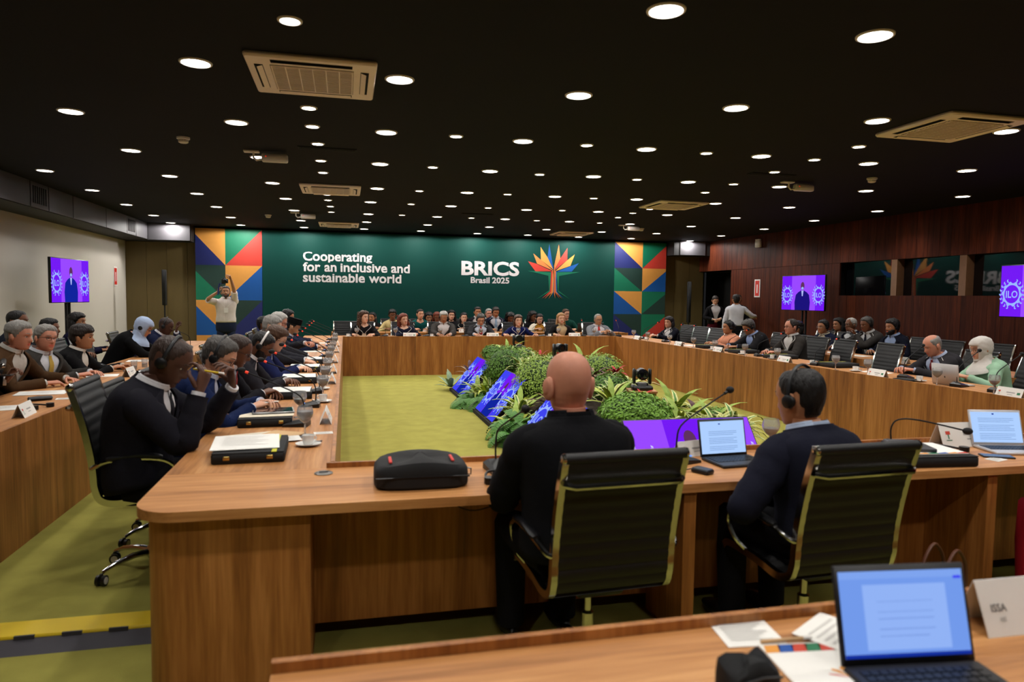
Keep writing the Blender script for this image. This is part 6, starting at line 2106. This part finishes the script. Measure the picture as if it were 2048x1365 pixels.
# near table: tablet laptops before the man with headset and at the right edge
laptop(1.93, 3.24, .06, 'tablet laptop showing a text page before the headset man', .28, .20, 'laptop_black', -.22, 'tab_page', [(-.08, -.04, .84, .87, 'lap_task')] + doc_lines(None, 'tab_line', 12, -.3, .3, .15, .68))
laptop(3.66, 3.20, -.25, 'tablet laptop with pale casing at the right picture edge', .30, .21, 'laptop_silver', -.30, 'tab_page', [(-.06, -.02, .86, .9, 'lap_task')] + doc_lines(None, 'tab_line', 13, -.34, .34, .15, .78))
# silver laptop seen from behind
t = laptop(5.86, 5.74, PI / 2 + .08, 'silver laptop seen from behind before the white headscarf', .30, .21, 'laptop_silver', -.12, 'lap_page')
q = MB()
q.M = Matrix.Translation((0, 0, .012)) @ Matrix.Rotation(-.12, 4, 'X')
q.add([(.008 * math.cos(2 * PI * k / 12), .0105, .075 + .010 * math.sin(2 * PI * k / 12)) for k in range(12)], [tuple(range(12))])
q.build('badge', 'print_dark', t, None, False)
laptop(4.88, 16.0, PI, 'dark laptop of the woman in cream cardigan, back row', .32, .22, 'laptop_black', -.25, 'lap_page')
laptop(5.62, 15.98, PI - .2, 'dark laptop standing right of the blonde woman, back row', .32, .22, 'laptop_black', -.25, 'lap_page')

# ---- near table
t = thing('laptop_bag', 'black soft bag with two red tabs lying on the near table', 'bag', (.325, 3.08, TZ), -.02)
rings = []
for z, k in ((0, .93), (.012, 1.0), (.05, 1.0), (.075, .985), (.092, .90), (.098, .6), (.100, .2)):
    r = []
    for i in range(28):
        a = 2 * PI * i / 28
        e = 5
        c, s = math.cos(a), math.sin(a)
        kk = (abs(c) ** e + abs(s) ** e) ** (-1 / e)
        r.append((.205 * k * c * kk, .15 * k * s * kk, z + (.028 * math.cos(c * kk * 1.5) * (z - .04) / .06 if z > .04 else 0)))
    rings.append(r)
MB().loft(rings, True, True, True).build('bag_body', 'black_matte', t)
mat('red_tab', (214, 62, 54), 0.6)
for s in (-1, 1):
    q_ = MB().cbox(0, 0, 0, .014, .11, .008, .003).build('red_tab', 'red_tab', t, (s * .135, -.03, .1075 if False else .109))
    q_.rotation_euler = (.0, s * .12, 0)
MB().tube([(-.2, -.146, .055), (0, -.151, .058), (.2, -.146, .055)], .004, 6).build('zip', 'black_plastic', t)
MB().tube([(.205, -.02, .06), (.225, -.02, .055), (.225, -.02, .03), (.205, -.02, .03)], .004, 6).build('ring', 'steel', t)
mic(.71, 3.20, .12, 'the bald man seen from behind', False)
headset(.69, 3.0, .2, 'black headset lying beside the bald man seen from behind')
mic(1.67, 3.20, 1.9, 'the tablet laptop of the headset man', False)
name_card(1.80, 3.34, .25, 'the headset man, seen from its inner side', s=.9)
t = thing('receiver_box', 'small black receiver box left of the tablet laptop', 'receiver', (1.66, 2.98, TZ), .5)
MB().cbox(0, 0, .012, .06, .095, .024, .006).build('body', 'black_plastic', t)
MB().tube([(-.02, .05, .015), (-.08, .08, .006), (-.12, .05, .004)], .003, 5).build('cable', 'black_plastic', t)
goblet(2.28, 3.36, 'the headset man seen from behind', True)
t = doc_case(2.93, 3.02, -.10, 'the empty place near the right edge', False, 1.0)
t.rotation_euler = (0, 0, PI / 2 - .1)
t = thing('folder', 'colourful printed folder lying on the right document case', 'folder', (2.95, 3.02, TZ + .056), -.1)
MB().cbox(0, 0, .003, .33, .26, .006, .001).build('cover', 'paper', t)
for k, c_ in enumerate(['print_red', 'print_orange', 'print_green', 'print_blue', 'print_orange', 'print_red']):
    MB().add([(-.165 + k * .055, -.13, .0063), (-.11 + k * .055, -.13, .0063), (-.11 + k * .055, -.10, .0063), (-.165 + k * .055, -.115, .0063)], [(0, 1, 2, 3)]).build('printed_triangle', c_, t, None, False)
t = thing('notebook', 'closed charcoal notebook on the colourful folder, right of headset man', 'notebook', (2.90, 3.05, TZ + .063), -.35)
MB().cbox(0, 0, .009, .17, .24, .018, .003).build('cover', 'laptop_grey', t)
MB().box(-.082, .08, -.117, .117, .004, .014).build('pages', 'paper', t, None, False)
mic(3.05, 3.28, 1.25, 'the empty place near the right edge', False, True)
name_card(3.52, 3.30, -.05, 'the empty place near the right edge', s=1.5)
headset(3.28, 3.12, .3, 'black headset lying near the right edge of the near table')
phone(3.42, 3.0, 1.1, 'dark phone with red cover near the right edge')
sheets(3.36, 2.95, .3, .1, .07, 'small white slip under the phone near the right edge')
pen(3.14, 2.92, .5, 'pale pen beside the right document case')

# ---- foreground table
sheets(.97, 1.50, -.12, .15, .13, 'white note card with small emblem on the foreground table')
pen(1.03, 1.435, -.05, 'wooden pen with white tip lying on the note card', TZ + .004)
t = thing('folder', 'white folder with tree emblem and coloured border on the foreground table', 'folder', (1.06, 1.26, TZ), -.12)
MB().cbox(0, 0, .003, .24, .32, .006, .001).build('cover', 'paper', t)
for k, c_ in enumerate(['print_orange', 'print_blue', 'print_red', 'print_green', 'print_red', 'print_green', 'print_red']):
    MB().add([(-.12 + k * .034, .12, .0063), (-.086 + k * .034, .12, .0063), (-.07 + k * .034, .155, .0063), (-.11 + k * .034, .155, .0063)], [(0, 1, 2, 3)]).build('printed_triangle', c_, t, None, False)
for k, c_ in enumerate(['print_red', 'print_orange', 'print_orange', 'print_blue', 'print_green']):
    a = -1.1 + k * .55
    MB().add([(.02, .0, .0064), (.02 + .04 * math.sin(a) - .008, .04 * math.cos(a), .0064), (.02 + .05 * math.sin(a), .05 * math.cos(a), .0064), (.02 + .04 * math.sin(a) + .008, .04 * math.cos(a), .0064)], [(0, 1, 2, 3)]).build('emblem_leaf', c_, t, None, False)
MB().add([(.015, -.04, .0064), (.025, -.04, .0064), (.023, .0, .0064), (.017, .0, .0064)], [(0, 1, 2, 3)]).build('emblem_trunk', 'print_green', t, None, False)
sheets(1.20, 1.42, .5, .17, .2, 'clear plastic sleeve with paper beside the foreground laptop', TZ + .004, 2)
t = thing('camera_bag', 'small black pouch at the bottom edge of the foreground table', 'pouch', (.815, 1.25, TZ), .1)
rings = []
for z, k in ((0, .95), (.02, 1.0), (.05, 1.0), (.07, .95), (.083, .7), (.086, .2)):
    rings.append([(.062 * k * math.copysign(abs(math.cos(a)) ** .5, math.cos(a)), .045 * k * math.copysign(abs(math.sin(a)) ** .5, math.sin(a)), z + .01 * math.sin(3 * a) * (z > .06)) for a in [2 * PI * i / 24 for i in range(24)]])
MB().loft(rings, True, True, True).build('pouch_body', 'black_matte', t)
MB().tube([(-.05, -.046, .06), (0, -.05, .068), (.05, -.046, .06)], .003, 6).build('zip', 'black_plastic', t)
t = put('charging_cable', None, None, (1.10, 1.24, TZ))
tag(t, 'thin dark cable leading to the foreground laptop', 'cable')
MB().tube(smooth_path([(-.10, -.14, .011), (-.09, -.05, .012), (-.04, -.01, .011), (.03, -.0, .008)], 4), .0028, 6).build('cord', 'rubber', t)
# big name card ISSA
t = thing('name_card', 'large folded name card reading ISSA beside the foreground laptop', 'name card', (1.70, 1.40, TZ), -.03)
sh_, cd_ = card_parts(.30, .125, 2)
q = put('folded_sheet', sh_, t)
up_ = Vector((0, cd_, .125)).normalized()
text_mesh('lettering', 'ISSA', .026, 'print_mid', q, lambda u, v: (-.122 + u, -cd_ - .003 + (.060 + v) * up_.y, (.060 + v) * up_.z), .046, .0004)
text_mesh('lettering', 'AISS', .015, 'print_grey', q, lambda u, v: (-.105 + u, -cd_ - .003 + (.036 + v) * up_.y, (.036 + v) * up_.z), .02, .0002)

# ---- far table
for i, (x, k) in enumerate([(.22, 'F1'), (.98, 'F2'), (1.88, 'F3'), (2.72, 'F4'), (3.52, 'F5'), (4.4, 'F6'), (5.2, 'F7')]):
    goblet(x, 14.12, OWN[k], i % 2 == 0)
for x, k in [(.05, 'F1'), (.80, 'F2'), (1.70, 'F3'), (3.40, 'F5'), (4.20, 'F6')]:
    coffee(x, 14.1, OWN[k])
for x, k in [(1.25, 'F2'), (2.95, 'F4'), (4.72, 'F6')]:
    name_card(x, 14.02, 0, OWN[k], True)
for x, k, lo in [(.75, 'F1', True), (1.58, 'F2', True), (2.38, 'F3', True), (4.02, 'F5', True), (4.95, 'F6', False), (5.75, 'F7', False)]:
    mic(x, 14.1, PI - .2 if not lo else PI + .5, OWN[k], True, lo)
for x, k in [(.42, 'F1'), (2.05, 'F3'), (2.6, 'F4'), (3.65, 'F5'), (5.4, 'F7')]:
    sheets(x, 14.2, .05, .3, .21, 'white pages before ' + OWN[k], n=2)
phone(5.56, 14.24, .3, 'blue-backed phone lifted by the man in light grey suit', TZ + .07)
name_card(2.65, 15.75, 0, 'the badge-wearing woman of the back row', True)
# ---- outer right row
name_card(7.3, 12.4, -PI / 2, 'the white-shirted standing person, on the outer row', True)
name_card(7.32, 7.9, -PI / 2, 'the young man in navy with headphones', True)
for y, k in [(10.6, 'R4'), (9.7, 'R7'), (9.05, 'R8')]:
    mic(7.55, y + .3, PI / 2, OWN[k], False)
    sheets(7.6, y, .2, .22, .3, 'white outer-row pages before ' + OWN[k], n=2)
# ---- outer left row
name_card(-2.08, 5.22, PI / 2 + .1, OWN['L1'])
headset(-2.09, 5.52, 1.2, 'black headset behind the name card at the left edge')
sheets(-2.35, 5.55, .3, .3, .22, 'white pages before the phone-holding man at the left edge', n=3)
sheets(-2.40, 6.35, .15, .34, .24, 'white pages before the older man in brown', n=3)
sheets(-2.10, 6.0, .2, .14, .09, 'small white slip at the edge of the outer left table', n=1)
t = thing('glasses_case', 'black spectacles case on the outer left table', 'case', (-2.25, 5.92, TZ), .5)
rings = [[(x, .028 * k * math.cos(a), .018 + .018 * k * math.sin(a)) for a in [2 * PI * i / 12 for i in range(12)]] for x, k in ((-.08, .5), (-.072, .9), (0, 1), (.072, .9), (.08, .5))]
MB().loft(rings, True, True, True).build('shell', 'black_plastic', t)
sheets(-2.35, 7.6, .2, .3, .22, 'white pages before the man with striped tie', n=2)
sheets(-2.38, 9.2, .1, .34, .24, 'white and blue pages before the pale blue headscarf', n=3)
name_card(-2.08, 7.55, PI / 2, OWN['L3'])
headset(-2.1, 7.8, 1.0, 'black headset on the outer left table by the striped tie')
def tumbler(x, y, label):
    t = thing('water_tumbler', label, 'glass', (x, y, TZ), 0, 'straight water tumblers')
    MB().lathe([(.0001, 0), (.028, 0), (.032, .095), (.030, .095), (.0265, .006), (.0001, .006)], 18).build('tumbler', 'glass', t, None, True, 50)
    MB().lathe([(.0001, .0065), (.0262, .0065), (.0282, .045), (.0001, .045)], 18).build('water', 'water', t, None, True, 50)
tumbler(-2.2, 8.15, 'straight water tumbler before the short-haired woman, left one')
tumbler(-2.16, 8.4, 'straight water tumbler before the short-haired woman, right one')
mic(-2.3, 11.2, -PI / 2, OWN['L9'], False)
sheets(-2.35, 10.6, .1, .3, .22, 'white pages before the man resting his face', n=2)
phone(-2.475, 5.86, 1.57, 'phone in the hands of the man at the left edge', TZ + .20)

# ---- video camera of the cameraman
_hl = PEOPLE['S0']['loc']
_R = PEOPLE['S0']['R']
c0 = _hl + _R @ Vector((.02, .30, 1.80))
t = put('video_camera', None, None, c0, (0, 0, math.radians(-170)))
tag(t, 'black video camera held up in front of the cameraman', 'camera')
MB().cbox(0, 0, .03, .13, .10, .09, .012).build('body', 'black_plastic', t)
MB().tube([(0, .05, .03), (0, .14, .03), (0, .15, .03)], [.034, .038, .03], 14).build('lens', 'black_plastic', t)
MB().cbox(.0, 0, .085, .05, .06, .03, .006).build('viewfinder', 'black_plastic', t)
MB().tube([(.10, 0, -.02), (.12, .0, -.14), (.13, 0, -.26)], .014, 8).build('grip_handle', 'blue_grip', t) if mat('blue_grip', (30, 50, 120), .4) else None
MB().tube([(-.02, .0, -.015), (.10, 0, -.03)], .010, 8).build('gimbal_arm', 'blue_grip', t)

# ================================================================ on the walls and floor
mat('sign_red', (196, 44, 30), 0.5)
for x, y, z, nx, lb in [(XL + .005, 16.84, 1.92, 1, 'red fire point sign on the grey left wall'), (XR - .005, 14.74, 1.857, -1, 'red fire point sign on the wood wall right')]:
    t = thing('fire_sign', lb, 'sign', (x, y, z))
    MB().box(-.002, .002, -.115, .115, -.21, .21).build('plate', 'white_plastic', t, None, False)
    MB().box(nx * .0025, nx * .0035, -.085, .085, -.18, .18).build('red_field', 'sign_red', t, None, False)
    MB().box(nx * .0038, nx * .0045, -.022, .022, -.11, .09).build('pictogram', 'white_plastic', t, None, False)
t = thing('emergency_light', 'small white emergency light high on the wood wall', 'lamp', (XR - .03, 14.72, 2.9))
MB().cbox(0, 0, 0, .06, .2, .16, .01).build('housing', 'white_plastic', t)
for s in (-1, 1):
    MB().lathe([(.04, 0), (.045, .03), (.0001, .035)], 12, (0, s * .05, .08)).build('lamp_head', 'white_plastic', t)
for x, y, z0, z1, lb in [(-3.88, 16.75, 1.30, 2.08, 'slim black column loudspeaker on pole before the left olive panels'), (9.0, 17.15, .95, 2.05, 'slim black column loudspeaker on pole before the right olive panels')]:
    t = thing('column_speaker', lb, 'loudspeaker', (x, y, 0))
    MB().cbox(0, 0, (z0 + z1) / 2, .085, .10, z1 - z0, .01).build('speaker_column', 'black_matte', t)
    MB().tube([(0, 0, .02), (0, 0, z0)], .017, 8).build('pole', 'black_matte', t)
    MB().cbox(0, 0, .16, .34, .36, .30, .02).build('bass_box', 'black_matte', t)
# handbag on the floor under the near table
mat('bag_leather', (92, 52, 34), 0.45)
t = thing('handbag', 'dark handbag with brown handles on the floor under near table', 'handbag', (2.72, 2.62, 0), .3)
MB().loft([[(.17 * k * math.cos(a), .075 * k * math.sin(a), z) for a in [2 * PI * i / 20 for i in range(20)]] for z, k in ((0, .9), (.02, 1), (.2, .95), (.24, .8), (.245, .6))], True, True, True).build('body', 'black_matte', t)
for s in (-1, 1):
    MB().tube(smooth_path([(-.10, s * .05, .22), (-.085, s * .05, .36), (0, s * .05, .44), (.085, s * .05, .36), (.10, s * .05, .22)], 4), .008, 7).build('handle', 'bag_leather', t)
# thin cable hanging under the near table edge
t = put('hanging_cable', None, None, (.55, 2.9, .70))
tag(t, 'thin cable loop hanging under the near table edge', 'cable')
MB().tube(smooth_path([(-.12, 0, .008), (-.06, 0, -.03), (.0, 0, -.04), (.08, 0, -.02), (.12, 0, .008)], 4), .0025, 6).build('cord', 'rubber', t)
